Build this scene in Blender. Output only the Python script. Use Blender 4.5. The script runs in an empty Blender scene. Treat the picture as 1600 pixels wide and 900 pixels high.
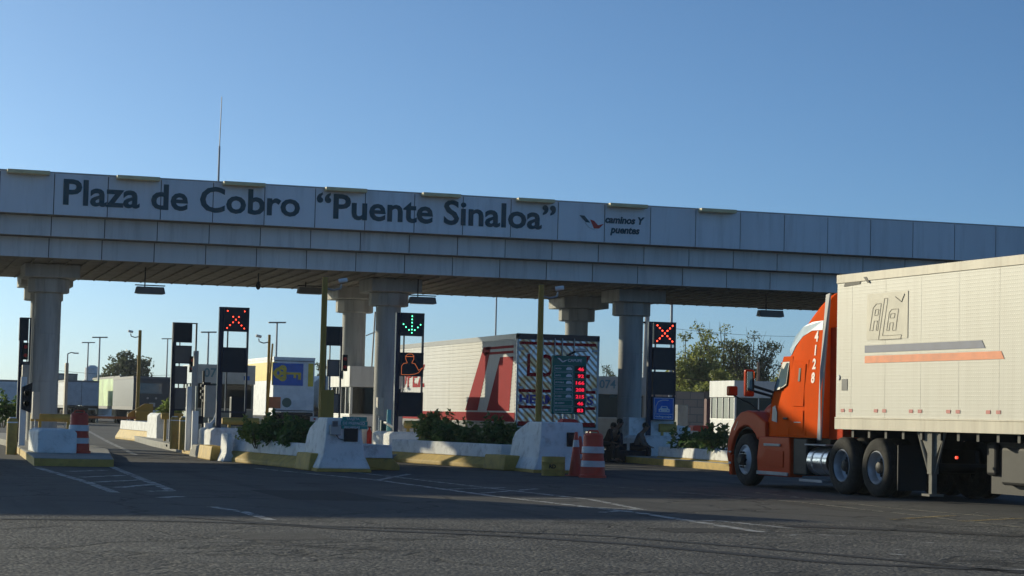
import bpy, bmesh, math, random
from mathutils import Vector, Matrix, noise
R = math.radians
random.seed(7)
scene = bpy.context.scene
col = scene.collection

# ------------------------------------------------------------------ camera
EYE = Vector((0, 0, 1.3))
FOC = 3300.0
yaw, roll = R(17.5), math.atan(.024)
pit = math.atan(200 * math.cos(roll) / FOC)
fwd = Vector((math.sin(yaw) * math.cos(pit), math.cos(yaw) * math.cos(pit), math.sin(pit)))
rt0 = Vector((math.cos(yaw), -math.sin(yaw), 0))
up0 = rt0.cross(fwd)
rt = rt0 * math.cos(roll) + up0 * math.sin(roll)
up = up0 * math.cos(roll) - rt0 * math.sin(roll)
cd = bpy.data.cameras.new('camera')
cam = bpy.data.objects.new('camera', cd); col.objects.link(cam)
cd.sensor_width = 36; cd.lens = 36 * FOC / 1600
cd.clip_start = .3; cd.clip_end = 9000
cam.matrix_world = Matrix(((rt.x, up.x, -fwd.x, EYE.x), (rt.y, up.y, -fwd.y, EYE.y), (rt.z, up.z, -fwd.z, EYE.z), (0, 0, 0, 1)))
scene.camera = cam

# ------------------------------------------------------------------ sky and sun
SUN_EL, SUN_AZ = 13.6, 32.0          # azimuth from +Y towards -X
w = bpy.data.worlds.new('World'); scene.world = w; w.use_nodes = True
nt = w.node_tree
sky = nt.nodes.new('ShaderNodeTexSky'); sky.sky_type = 'NISHITA'; sky.sun_disc = False
sky.sun_elevation = R(SUN_EL); sky.sun_rotation = R(360 - SUN_AZ)
sky.air_density = .5; sky.dust_density = 1.0; sky.ozone_density = 4.5
bg = nt.nodes['Background']; bg.inputs[1].default_value = .102
wb = nt.nodes.new('ShaderNodeVectorMath'); wb.operation = 'MULTIPLY'; wb.inputs[1].default_value = (.93, 1.06, .98)
nt.links.new(sky.outputs[0], wb.inputs[0]); nt.links.new(wb.outputs[0], bg.inputs[0])
sd = Vector((-math.sin(R(SUN_AZ)) * math.cos(R(SUN_EL)), math.cos(R(SUN_AZ)) * math.cos(R(SUN_EL)), math.sin(R(SUN_EL))))
ld = bpy.data.lights.new('sun', 'SUN'); ld.energy = 3.7; ld.angle = R(.5); ld.color = (1, .90, .64)
sun = bpy.data.objects.new('sun', ld); col.objects.link(sun)
sun.rotation_euler = sd.to_track_quat('Z', 'Y').to_euler()
scene.view_settings.view_transform = 'Standard'; scene.view_settings.look = 'None'
scene.view_settings.exposure = 0.26; scene.view_settings.gamma = 1
scene.view_settings.use_curve_mapping = False

# ------------------------------------------------------------------ helpers
def ray(x, y): return fwd * FOC + rt * (x - 800) - up * (y - 450)
def G(x, y, z=0):
    v = ray(x, y); return EYE + v * ((z - EYE.z) / v.z)
def A(x, y, Y):
    v = ray(x, y); return EYE + v * (Y / v.y)
def XP(x, y, Y): return A(x, y, Y).x
def ZP(x, y, Y): return A(x, y, Y).z

_m = {}
def mat(name, c, rough=.6, metal=0, var=.12, scale=3.0, bump=0, bscale=40, dirt=0, dcol=(.12, .10, .08), emit=None, coat=0, isl=0, streak=False, spec=.3, tr=0):
    if name in _m: return _m[name]
    m = bpy.data.materials.new(name); m.use_nodes = True; _m[name] = m
    t = m.node_tree; b = t.nodes['Principled BSDF']; L = t.links.new; N = t.nodes.new
    tc = N('ShaderNodeTexCoord')
    mp = N('ShaderNodeMapping'); L(tc.outputs['Object'], mp.inputs[0])
    if streak: mp.inputs['Scale'].default_value = (1, 1, .12)
    n = N('ShaderNodeTexNoise'); n.inputs['Scale'].default_value = scale; n.inputs['Detail'].default_value = 6
    L(mp.outputs[0], n.inputs[0])
    r = N('ShaderNodeMapRange'); L(n.outputs[0], r.inputs[0]); r.inputs[1].default_value = .3; r.inputs[2].default_value = .7
    r.inputs[3].default_value = 1 - var; r.inputs[4].default_value = 1 + var
    vm = N('ShaderNodeVectorMath'); vm.operation = 'SCALE'; vm.inputs[0].default_value = c[:3]; L(r.outputs[0], vm.inputs['Scale'])
    out = vm.outputs[0]
    if isl:
        gi = N('ShaderNodeNewGeometry'); ri = N('ShaderNodeMapRange'); L(gi.outputs['Random Per Island'], ri.inputs[0]); ri.inputs[3].default_value = 1 - isl; ri.inputs[4].default_value = 1
        vi = N('ShaderNodeVectorMath'); vi.operation = 'SCALE'; L(out, vi.inputs[0]); L(ri.outputs[0], vi.inputs['Scale']); out = vi.outputs[0]
    if dirt:
        n2 = N('ShaderNodeTexNoise'); n2.inputs['Scale'].default_value = scale * 1.7; n2.inputs['Detail'].default_value = 8
        n2.inputs['Roughness'].default_value = .7
        mp2 = N('ShaderNodeMapping'); L(tc.outputs['Object'], mp2.inputs[0]); mp2.inputs['Location'].default_value = (7, 3, 1)
        if streak: mp2.inputs['Scale'].default_value = (1.5, 1.5, .15)
        L(mp2.outputs[0], n2.inputs[0])
        r2 = N('ShaderNodeMapRange'); L(n2.outputs[0], r2.inputs[0]); r2.inputs[1].default_value = .5; r2.inputs[2].default_value = .75
        r2.inputs[4].default_value = dirt
        mx = N('ShaderNodeMix'); mx.data_type = 'RGBA'; L(r2.outputs[0], mx.inputs[0]); L(out, mx.inputs[6]); mx.inputs[7].default_value = (*dcol, 1)
        out = mx.outputs[2]
    L(out, b.inputs['Base Color'])
    b.inputs['Roughness'].default_value = rough; b.inputs['Metallic'].default_value = metal
    b.inputs['Coat Weight'].default_value = coat; b.inputs['Coat Roughness'].default_value = .102
    b.inputs['Specular IOR Level'].default_value = spec
    if tr: b.inputs['IOR'].default_value = tr
    if bump:
        n3 = N('ShaderNodeTexNoise'); n3.inputs['Scale'].default_value = bscale; n3.inputs['Detail'].default_value = 5
        L(tc.outputs['Object'], n3.inputs[0])
        bp = N('ShaderNodeBump'); bp.inputs['Strength'].default_value = bump; bp.inputs['Distance'].default_value = .02
        L(n3.outputs[0], bp.inputs['Height']); L(bp.outputs[0], b.inputs['Normal'])
    if emit:
        b.inputs['Emission Color'].default_value = (*emit[:3], 1); b.inputs['Emission Strength'].default_value = emit[3]
    return m

class MB:
    def __init__(s): s.v = []; s.f = []; s.mi = []; s.m = []
    def _mi(s, m):
        if m not in s.m: s.m.append(m)
        return s.m.index(m)
    def add(s, vs, fs, m):
        o = len(s.v); s.v += [tuple(v) for v in vs]; k = s._mi(m)
        for f in fs: s.f.append([i + o for i in f]); s.mi.append(k)
        return s
    def box(s, x0, x1, y0, y1, z0, z1, m):
        vs = [(x, y, z) for z in (z0, z1) for y in (y0, y1) for x in (x0, x1)]
        return s.add(vs, [(0, 2, 3, 1), (4, 5, 7, 6), (0, 1, 5, 4), (2, 6, 7, 3), (0, 4, 6, 2), (1, 3, 7, 5)], m)
    def prism(s, pts, ext, m):
        n = len(pts); e = Vector(ext); a = [Vector(p) for p in pts]; b = [p + e for p in a]
        nrm = Vector((0, 0, 0))
        for i in range(n): nrm += a[i].cross(a[(i + 1) % n])
        fl = nrm.dot(e) > 0
        fs = [tuple(range(n)), tuple(range(2 * n - 1, n - 1, -1))] + [((i + 1) % n, i, n + i, n + (i + 1) % n) for i in range(n)]
        if fl: fs = [tuple(reversed(f)) for f in fs]
        return s.add(a + b, fs, m)
    def poly(s, pts, m): return s.add(pts, [tuple(range(len(pts)))], m)
    def cyl(s, p0, p1, r0, r1=None, n=16, m=None, caps=True):
        r1 = r0 if r1 is None else r1
        p0, p1 = Vector(p0), Vector(p1); d = (p1 - p0).normalized()
        a = d.orthogonal().normalized(); b = d.cross(a)
        vs = []
        for p, r in ((p0, r0), (p1, r1)):
            for i in range(n):
                t = 2 * math.pi * i / n; vs.append(p + a * (r * math.cos(t)) + b * (r * math.sin(t)))
        fs = [(i, (i + 1) % n, n + (i + 1) % n, n + i) for i in range(n)]
        if caps: fs += [tuple(range(n - 1, -1, -1)), tuple(range(n, 2 * n))]
        return s.add(vs, fs, m)
    def lathe(s, prof, org, ax, m, n=28, cap=True):
        o = Vector(org); d = Vector(ax).normalized(); a = d.orthogonal().normalized(); b = d.cross(a)
        vs = []
        for r, h in prof:
            for i in range(n):
                t = 2 * math.pi * i / n; vs.append(o + d * h + a * (r * math.cos(t)) + b * (r * math.sin(t)))
        fs = []
        for k in range(len(prof) - 1):
            for i in range(n):
                j = (i + 1) % n; fs.append((k * n + i, k * n + j, (k + 1) * n + j, (k + 1) * n + i))
        if cap and prof[0][0] > 1e-4: fs.append(tuple(range(n - 1, -1, -1)))
        if cap and prof[-1][0] > 1e-4: fs.append(tuple((len(prof) - 1) * n + i for i in range(n)))
        return s.add(vs, fs, m)
    def path(s, pts, r, m, n=8):
        for a, b in zip(pts[:-1], pts[1:]): s.cyl(a, b, r, r, n, m)
        return s
    def loft(s, secs, m, cap=True):
        n = len(secs[0]); vs = [p for q in secs for p in q]; fs = []
        for k in range(len(secs) - 1):
            for i in range(n):
                j = (i + 1) % n; fs.append((k * n + i, (k + 1) * n + i, (k + 1) * n + j, k * n + j))
        if cap: fs += [tuple(range(n)), tuple((len(secs) - 1) * n + i for i in range(n - 1, -1, -1))]
        return s.add(vs, fs, m)
    def build(s, name, parent=None, bevel=0, seg=2, smooth=False, label=None, ang=35):
        me = bpy.data.meshes.new(name); me.from_pydata(s.v, [], s.f)
        for m in s.m: me.materials.append(m)
        me.polygons.foreach_set('material_index', s.mi); me.update()
        bm = bmesh.new(); bm.from_mesh(me)
        if smooth or bevel: bmesh.ops.remove_doubles(bm, verts=bm.verts, dist=1e-5)
        if smooth: bmesh.ops.recalc_face_normals(bm, faces=bm.faces)
        bm.to_mesh(me); bm.free()
        if smooth:
            me.polygons.foreach_set('use_smooth', [True] * len(me.polygons))
            me.set_sharp_from_angle(angle=R(ang))
        o = bpy.data.objects.new(name, me); col.objects.link(o)
        if parent: o.parent = parent
        if bevel:
            b = o.modifiers.new('bevel', 'BEVEL'); b.width = bevel; b.segments = seg; b.limit_method = 'ANGLE'; b.angle_limit = R(30)
        if label: o['label'] = label
        return o

def tag(o, label, cat, group=None):
    o['label'] = label; o['category'] = cat
    if group: o['group'] = group
    return o
def thing(name, label, cat, loc=(0, 0, 0), rotz=0, group=None):
    o = bpy.data.objects.new(name, None); o.empty_display_size = .3; col.objects.link(o)
    o.location = loc; o.rotation_euler = (0, 0, rotz)
    return tag(o, label, cat, group)
def struct(o): o['kind'] = 'structure'; return o
def single(mb, name, label, cat, loc=(0, 0, 0), group=None, **k):
    o = mb.build(name, **k); o.location = loc; return tag(o, label, cat, group)
def dup(o, parent=None):
    c = o.copy(); col.objects.link(c); c.parent = parent
    for ch in list(o.children): dup(ch, c)
    return c

FRONT = (R(90), 0, 0)              # reads from -Y
LEFTS = (R(90), 0, R(-90))         # reads from -X
def text(s, size, m, parent, loc, rot=FRONT, bold=0, ext=.004, name='lettering', width=None, align='LEFT', spacing=1.0, shear=0, sx=None):
    c = bpy.data.curves.new(name, 'FONT'); c.body = s; c.size = size; c.offset = bold; c.extrude = ext
    c.align_x = align; c.space_character = spacing; c.shear = shear; c.resolution_u = 3
    o = bpy.data.objects.new(name, c); col.objects.link(o)
    dg = bpy.context.evaluated_depsgraph_get(); dg.update()
    me = bpy.data.meshes.new_from_object(o.evaluated_get(dg))
    bpy.data.objects.remove(o); bpy.data.curves.remove(c)
    me.name = name; me.materials.clear(); me.materials.append(m)
    for p in me.polygons: p.material_index = 0
    if width:
        xs = [v.co.x for v in me.vertices]; k = width / (max(xs) - min(xs))
        x0 = min(xs)
        for v in me.vertices: v.co.x = (v.co.x - x0) * k
    o = bpy.data.objects.new(name, me); col.objects.link(o)
    o.location = loc; o.rotation_euler = rot; o.parent = parent
    return o

# ------------------------------------------------------------------ materials
M_conc = mat('concrete', (.48, .48, .46), .85, var=.14, bump=.25, bscale=30, dirt=.5, dcol=(.14, .13, .12), streak=True)
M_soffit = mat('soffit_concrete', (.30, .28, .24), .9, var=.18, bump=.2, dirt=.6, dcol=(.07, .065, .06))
M_panel = mat('cladding_panel', (.84, .85, .86), .42, var=.05, scale=1.2, dirt=.42, isl=.10, dcol=(.46, .45, .43), streak=True)
M_panel2 = mat('lower_cladding', (.80, .80, .78), .5, var=.06, scale=1.6, dirt=.45, isl=.14, dcol=(.34, .33, .31), streak=True)
M_joint = mat('joint_dark', (.03, .032, .036), .8)
M_signblue = mat('navy_letter', (.02, .075, .10), .45, var=.03)
M_tan = mat('tan_lamp_housing', (.78, .64, .36), .6)
M_white = mat('white_paint', (.80, .80, .78), .65, var=.08, dirt=.35, dcol=(.3, .29, .27), bump=.1, bscale=60, streak=True)
M_whitewash = mat('whitewash', (.84, .84, .82), .85, var=.08, scale=2.2, dirt=.7, dcol=(.30, .28, .24), bump=.35, bscale=25)
M_yellow = mat('yellow_paint', (.52, .35, .09), .7, var=.15, dirt=.55, dcol=(.17, .13, .07), bump=.2, bscale=35)
M_yellowp = mat('yellow_pole_paint', (.45, .27, .05), .55, var=.12, dirt=.3, dcol=(.25, .15, .05), streak=True)
M_kerb = mat('kerb_concrete', (.34, .33, .30), .9, var=.15, bump=.3, dirt=.4)
M_black = mat('black_metal', (.012, .013, .018), .45, var=.1)
M_led = mat('led_board_face', (.012, .016, .026), .35, var=.15, scale=8)
M_navy = mat('navy_frame', (.02, .025, .05), .4)
M_grey = mat('grey_panel_back', (.16, .16, .165), .6, var=.08)
M_silver = mat('galvanised_steel', (.38, .38, .38), .45, metal=.6, var=.1)
M_cream = mat('cream_enamel', (.50, .45, .38), .55, dirt=.2)
M_red = mat('red_plastic', (.55, .035, .03), .5, var=.08, dirt=.25)
M_orangep = mat('orange_plastic', (.62, .075, .045), .5, var=.08, dirt=.3, dcol=(.3, .1, .06))
M_reflw = mat('reflective_white', (.7, .7, .7), .45, dirt=.3)
M_glass = mat('tinted_glass', (.02, .025, .03), .04, var=.02, spec=.25)
M_ledred = mat('red_led', (.8, .02, .01), .5, emit=(1, .05, .02, 6))
M_ledgreen = mat('green_led', (.02, .7, .3), .5, emit=(.1, 1, .45, 4))
M_ledorange = mat('orange_led', (.8, .2, .05), .5, emit=(1, .25, .08, .45))
M_ledpink = mat('red_digit_led', (.8, .02, .05), .5, emit=(1, .02, .06, .8))
M_green = mat('fare_board_green', (.015, .16, .125), .5, var=.06)
M_blocker = mat('blocker_grey', (.35, .36, .37), .6)
M_whitel = mat('white_lettering', (.7, .72, .72), .5)
M_teal = mat('teal_sign', (.03, .33, .29), .5)
M_blue = mat('blue_sign', (.02, .13, .50), .45)
M_rubber = mat('tyre_rubber', (.022, .021, .02), .85, var=.25, scale=6, bump=.2, bscale=30, dirt=.5, dcol=(.09, .08, .07))
M_alu = mat('wheel_rim', (.52, .53, .55), .42, metal=.35, dirt=.35, dcol=(.2, .19, .18))
M_dark = mat('chassis_dark', (.018, .018, .02), .6, var=.2, dirt=.3, dcol=(.05, .045, .04))
M_soil = mat('soil', (.06, .045, .03), .95)
M_bark = mat('bark', (.09, .07, .05), .9, bump=.4)
# ------------------------------------------------------------------ ground
def ground_mat():
    m = bpy.data.materials.new('asphalt'); m.use_nodes = True
    t = m.node_tree; b = t.nodes['Principled BSDF']; L = t.links.new; N = t.nodes.new
    geo = N('ShaderNodeNewGeometry'); P = geo.outputs['Position']
    def nz(scale, det=5, rough=.6, off=0, sc=(1, 1, 1)):
        mp = N('ShaderNodeMapping'); mp.inputs['Location'].default_value = (off, off * .7, 0); mp.inputs['Scale'].default_value = sc
        L(P, mp.inputs[0]); n = N('ShaderNodeTexNoise'); n.inputs['Scale'].default_value = scale
        n.inputs['Detail'].default_value = det; n.inputs['Roughness'].default_value = rough; L(mp.outputs[0], n.inputs[0]); return n.outputs[0]
    def mr(x, a, c, d, e):
        r = N('ShaderNodeMapRange'); L(x, r.inputs[0])
        for i, v in enumerate((a, c, d, e)): r.inputs[i + 1].default_value = v
        return r.outputs[0]
    def math_(op, a, c):
        q = N('ShaderNodeMath'); q.operation = op
        for i, v in enumerate((a, c)):
            if isinstance(v, (int, float)): q.inputs[i].default_value = v
            else: L(v, q.inputs[i])
        return q.outputs[0]
    def mix(fac, a, c):
        x = N('ShaderNodeMix'); x.data_type = 'RGBA'
        if isinstance(fac, (int, float)): x.inputs[0].default_value = fac
        else: L(fac, x.inputs[0])
        for i, v in ((6, a), (7, c)):
            if isinstance(v, tuple): x.inputs[i].default_value = (*v, 1)
            else: L(v, x.inputs[i])
        return x.outputs[2]
    sx = N('ShaderNodeSeparateXYZ'); L(P, sx.inputs[0])
    # coarser paler surface near the camera, smoother darker one towards the islands
    wob = math_('MULTIPLY', math_('SUBTRACT', nz(.35, 3), .5), 3.0)
    yy = math_('ADD', sx.outputs[1], wob)
    coarse = mr(yy, 25.0, 26.2, 1, 0)
    c1 = mix(mr(nz(.5, 6), .35, .65, 0, 1), (.046, .046, .048), (.075, .073, .070))
    c2 = mix(mr(nz(.8, 6, .7, 9), .35, .65, 0, 1), (.046, .046, .047), (.118, .114, .106))
    c = mix(coarse, c1, c2)
    # tyre-polished and oil-darkened tracks along the lanes
    c = mix(mr(nz(1.1, 4, .6, 20, (1, .06, 1)), .52, .66, 0, .75), c, (.024, .024, .026))
    c = mix(mr(nz(.9, 5, .75, 40, (.5, 1.6, 1)), .62, .72, 0, .5), c, (.10, .095, .085))
    # aggregate
    v = N('ShaderNodeTexVoronoi'); v.inputs['Scale'].default_value = 26; L(P, v.inputs[0])
    sep = N('ShaderNodeSeparateColor'); L(v.outputs['Color'], sep.inputs[0])
    st = mr(sep.outputs[0], .80, 1.0, 0, 1)
    c = mix(math_('MULTIPLY', st, mr(coarse, 0, 1, .12, .9)), c, (.26, .245, .22))
    pit_ = mr(nz(14, 3, .6, 3), .60, .70, 0, .6)
    c = mix(math_('MULTIPLY', pit_, mr(coarse, 0, 1, .25, 1)), c, (.018, .017, .017))
    # cracks
    vc = N('ShaderNodeTexVoronoi'); vc.feature = 'DISTANCE_TO_EDGE'; vc.inputs['Scale'].default_value = .33
    add = N('ShaderNodeVectorMath'); add.operation = 'ADD'; L(P, add.inputs[0])
    nn = N('ShaderNodeTexNoise'); nn.inputs['Scale'].default_value = 1.2; nn.inputs['Detail'].default_value = 5; L(P, nn.inputs[0])
    scl = N('ShaderNodeVectorMath'); scl.operation = 'SCALE'; scl.inputs['Scale'].default_value = 1.6; L(nn.outputs[1], scl.inputs[0]); L(scl.outputs[0], add.inputs[1]); L(add.outputs[0], vc.inputs[0])
    cr = mr(vc.outputs[0], .0, .028, 1, 0)
    c = mix(math_('MULTIPLY', cr, mr(nz(.25, 2, .5, 70), .38, .52, 0, .9)), c, (.012, .012, .013))
    L(c, b.inputs['Base Color']); b.inputs['Roughness'].default_value = .82; b.inputs['Specular IOR Level'].default_value = .35
    h = math_('ADD', math_('MULTIPLY', nz(9, 6, .7), mr(coarse, 0, 1, .35, 1.2)), math_('MULTIPLY', math_('MULTIPLY', v.outputs['Distance'], -1), mr(coarse, 0, 1, .15, .9)))
    h = math_('SUBTRACT', h, cr)
    bp = N('ShaderNodeBump'); bp.inputs['Strength'].default_value = .7; bp.inputs['Distance'].default_value = .03
    L(h, bp.inputs['Height']); L(bp.outputs[0], b.inputs['Normal'])
    return m
M_asphalt = ground_mat()
M_dirt = mat('dry_earth', (.20, .16, .11), .95, var=.25, scale=.05, bump=.2, dirt=.6, dcol=(.08, .09, .04))
struct(MB().poly([(-4000, -600, -.012), (4000, -600, -.012), (4000, 6500, -.012), (-4000, 6500, -.012)], M_dirt).build('ground'))
struct(MB().poly([(-60, -40, 0), (90, -40, 0), (90, 420, 0), (-60, 420, 0)], M_asphalt).build('road'))

def worn_paint(name, c, amt=.5):
    m = bpy.data.materials.new(name); m.use_nodes = True; t = m.node_tree; b = t.nodes['Principled BSDF']; L = t.links.new; N = t.nodes.new
    g = N('ShaderNodeNewGeometry'); n = N('ShaderNodeTexNoise'); n.inputs['Scale'].default_value = 3.5; n.inputs['Detail'].default_value = 8; n.inputs['Roughness'].default_value = .75
    L(g.outputs['Position'], n.inputs[0])
    r = N('ShaderNodeMapRange'); L(n.outputs[0], r.inputs[0]); r.inputs[1].default_value = amt - .06; r.inputs[2].default_value = amt + .09; r.inputs[4].default_value = .85
    tr = N('ShaderNodeBsdfTransparent'); mx = N('ShaderNodeMixShader'); L(r.outputs[0], mx.inputs[0]); L(tr.outputs[0], mx.inputs[1]); L(b.outputs[0], mx.inputs[2])
    L(mx.outputs[0], t.nodes['Material Output'].inputs[0])
    b.inputs['Base Color'].default_value = (*c, 1); b.inputs['Roughness'].default_value = .7
    return m
M_line = worn_paint('worn_white_line_paint', (.52, .52, .50), .45)
M_line2 = worn_paint('faint_line_paint', (.30, .28, .22), .47)
M_liney = worn_paint('worn_yellow_line_paint', (.34, .24, .08), .47)
def strip(mb, pts, wd, m, z=.004):
    P = [Vector((p.x, p.y, 0)) for p in (G(*q) for q in pts)]
    for a, b in zip(P[:-1], P[1:]):
        d = (b - a).normalized(); n = Vector((-d.y, d.x, 0)) * wd / 2
        mb.poly([(*(a - n).xy, z), (*(b - n).xy, z), (*(b + n).xy, z), (*(a + n).xy, z)], m)
mk = MB()
for pts in ([(59, 731), (137, 754), (180, 770)], [(173, 729), (220, 748), (269, 767)], [(137, 673), (168, 690), (212, 711)]): strip(mk, pts, .16, M_line)
for a, b in (((106, 737), (165, 735)), ((125, 746), (195, 743)), ((140, 754), (222, 750)), ((185, 762), (240, 757)), ((230, 768), (269, 767)), ((252, 778), (284, 776))): strip(mk, [a, b], .22, M_line)
strip(mk, [(330, 792), (380, 800), (424, 813)], .14, M_line)
strip(mk, [(400, 732), (587, 750), (775, 776), (1000, 802), (1190, 832)], .16, M_line, .0045)
strip(mk, [(470, 729), (587, 742), (775, 764), (925, 781), (1005, 797)], .13, M_line)
for a, b in (((587, 751), (640, 741)), ((690, 765), (790, 762)), ((752, 771), (840, 764)), ((815, 779), (905, 780)), ((905, 792), (1008, 797)), ((940, 801), (1000, 796))): strip(mk, [a, b], .13, M_line, .005)
strip(mk, [(1090, 815), (1120, 814), (1238, 826)], .15, M_line)
strip(mk, [(1600, 890), (1560, 893)], .2, M_line)
for a, b in (((1232, 837), (1250, 836)), ((1280, 836), (1320, 838)), ((1395, 859), (1412, 860)), ((1392, 866), (1413, 868)), ((1440, 848), (1460, 849)), ((1545, 861), (1565, 862))): strip(mk, [a, b], .10, M_line)
for pts in ([(910, 757), (1250, 785), (1600, 825)], [(1180, 770), (1400, 795), (1600, 812)]): strip(mk, pts, .12, M_line2, .0055)
strip(mk, [(1390, 812), (1490, 806)], .15, M_liney, .006); strip(mk, [(1500, 815), (1600, 810)], .15, M_liney, .006)
struct(mk.build('road_markings'))
rp = MB(); M_patch = mat('asphalt_repair', (.028, .028, .03), .85, var=.25, scale=9, bump=.4); M_patch2 = mat('old_asphalt_repair', (.075, .072, .068), .85, var=.3, scale=7, bump=.5)
for (x, y, w_, l_, mm) in ((6.3, 30.5, 1.6, 3.6, M_patch), (13.5, 36.0, 2.2, 2.8, M_patch2), (9.2, 22.8, 1.3, 1.0, M_patch), (16.2, 26.5, 3.0, 1.6, M_patch2), (3.9, 21.0, 1.0, 1.3, M_patch2), (12.6, 58, 1.6, 7, M_patch)):
    rp.poly([(x, y, .0025), (x + w_, y + .1, .0025), (x + w_ - .06, y + l_, .0025), (x + .05, y + l_ - .08, .0025)], mm)
struct(rp.build('road_patches'))
# cable shadows and a shadow band painted as dark strips; short tar-sealed cracks
M_shadow_tar = worn_paint('shadow_and_tar', (.010, .010, .013), .30)
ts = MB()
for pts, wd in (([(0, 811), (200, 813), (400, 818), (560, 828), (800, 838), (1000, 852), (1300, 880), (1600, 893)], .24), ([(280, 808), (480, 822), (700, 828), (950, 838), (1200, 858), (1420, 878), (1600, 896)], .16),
                ([(1230, 822), (1400, 828), (1600, 838)], .55), ([(0, 827), (90, 822)], .06), ([(430, 850), (620, 862)], .05)): strip(ts, pts, wd, M_shadow_tar, .007)
struct(ts.build('shadow_and_tar_lines'))

# ------------------------------------------------------------------ islands
def island(name, pts, h, label, side=M_kerb, top=M_kerb, nose=None):
    mb = MB(); n = len(pts)
    root = thing(name, label, 'traffic island', (pts[0][0], pts[0][1], 0), group='raised toll lane islands')
    o = Vector((pts[0][0], pts[0][1], 0))
    P = [Vector((*p, 0)) - o for p in pts]
    mb.prism([(p.x, p.y, -.05) for p in P], (0, 0, h + .05), top); mb.build('kerb', root, bevel=.02)
    if nose:
        c = MB()
        for a, b in nose:
            a, b = P[a], P[b]; d = (b - a).normalized(); nn = Vector((d.y, -d.x, 0))
            c.prism([(*(a + nn * .004).xy, 0.002), (*(b + nn * .004).xy, 0.002), (*(b + nn * .012).xy, 0.002), (*(a + nn * .012).xy, 0.002)], (0, 0, h - .02), M_yellow)
        c.build('yellow_kerb_face', root)
    return root
# near edge runs counter-clockwise
island('toll_island', [(3.95, 45.9), (5.6, 45.9), (6.7, 56), (7.2, 68), (7.2, 84), (4.9, 84), (4.9, 66)], .18, 'raised island with yellow kerb front under the far left column', nose=[(0, 1), (1, 2), (6, 0)])
island('toll_island', [(9.3, 53.5), (11.6, 53.5), (12.2, 66), (12.2, 84), (10.9, 84), (10.0, 72), (9.45, 61.3)], .2, 'raised island with bollards and the booth marked 07', nose=[(6, 0)])
island('toll_island', [(13.95, 55.0), (16.9, 55.0), (17.3, 66), (17.3, 84), (15.3, 84), (14.75, 61.2)], .2, 'raised island carrying the booth with the red extinguisher')
island('toll_island', [(22.3, 58.9), (22.15, 50.2), (26, 50.2), (26.4, 84), (23.4, 84), (22.7, 66)], .2, 'raised island with yellow kerb beside the seated people', nose=[(0, 1), (5, 0)])
island('toll_island', [(34.6, 78), (38.6, 78), (38.6, 98), (34.8, 98)], .2, 'raised island under the lone white booth by the brick wall')

# ------------------------------------------------------------------ the canopy
cx0, cx1 = 3.93 - 1.49 * 14, 3.93 + 1.49 * 36
br = thing('toll_canopy', 'long grey panelled canopy with large blue Spanish lettering over the lanes', 'canopy', (20, 60, 0))
def X(x): return x - 20
zt = 7.78
bz = ((60, 6.62, zt), (60.5, 6.05, 6.60), (61.0, 5.47, 6.03))
core = MB()
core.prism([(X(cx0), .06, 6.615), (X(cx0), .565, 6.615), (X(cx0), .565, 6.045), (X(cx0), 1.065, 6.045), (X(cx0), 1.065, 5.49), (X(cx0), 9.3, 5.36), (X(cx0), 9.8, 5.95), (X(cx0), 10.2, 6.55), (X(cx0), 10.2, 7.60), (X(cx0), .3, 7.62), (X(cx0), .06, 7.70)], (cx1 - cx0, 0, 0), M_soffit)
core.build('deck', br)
rows = [MB(), MB(), MB()]
for k in range(50):
    a = cx0 + 1.49 * k; g = .013
    for i, (y, z0, z1) in enumerate(bz):
        mm = (M_panel, M_panel2, M_panel2)[i]; dz = random.uniform(-.004, .004)
        rows[i].box(X(a) + g, X(a + 1.49) - g, y - 60 + dz, y - 60 + .05 + dz, z0, z1, mm)
for i, nm in enumerate(('fascia_cladding', 'middle_cladding', 'lower_cladding')): rows[i].build(nm, br)
lg = MB()
for i, (y, z0, z1) in enumerate(bz): lg.box(X(cx0), X(cx1), y - 60 + .03, y - 60 + .07, z0 + .02, z1 - .02, M_joint)
lg.build('joint_backing', br)
# ribs of the soffit
rb = MB()
k = cx0
while k < cx1:
    rb.prism([(X(k), 1.5, 5.47), (X(k) + .05, 1.5, 5.47), (X(k) + .05, 1.5, 5.43), (X(k), 1.5, 5.43)], (0, 7.5, -.10), M_soffit); k += .5
rb.build('soffit_rib', br)['kind'] = 'stuff'
cop = MB(); cop.box(X(cx0), X(cx1), -.02, .25, 7.785, 7.815, M_silver); cop.build('coping', br)
for x0, x1, yy in ((10, 77, 275), (181, 248, 286), (347, 412, 294), (506, 570, 302), (657, 716, 311), (805, 862, 319), (948, 1007, 326), (1090, 1145, 333)):
    a, b = XP(x0, yy, 60), XP(x1, yy, 60)
    MB().box(X(a), X(b), -.34, -.022, 7.69, 7.80, M_tan).build('sign_lamp', br, bevel=.02)
text('Plaza de Cobro', 1, M_signblue, br, (X(XP(98, 325, 60)), -.012, 6.93), bold=.022, ext=.006, width=XP(468, 340, 60) - XP(98, 320, 60))
text('“Puente Sinaloa”', 1, M_signblue, br, (X(XP(494, 340, 60)), -.012, 6.93), bold=.022, ext=.006, width=XP(868, 340, 60) - XP(494, 330, 60))
lx = XP(943, 345, 60)
text('caminos Y', .30, M_signblue, br, (X(lx) + .05, -.012, 7.22), bold=.012, ext=.006, width=1.28, shear=.2)
text('puentes', .30, M_signblue, br, (X(lx) + .22, -.012, 6.92), bold=.012, ext=.006, width=.95, shear=.2)
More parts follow.
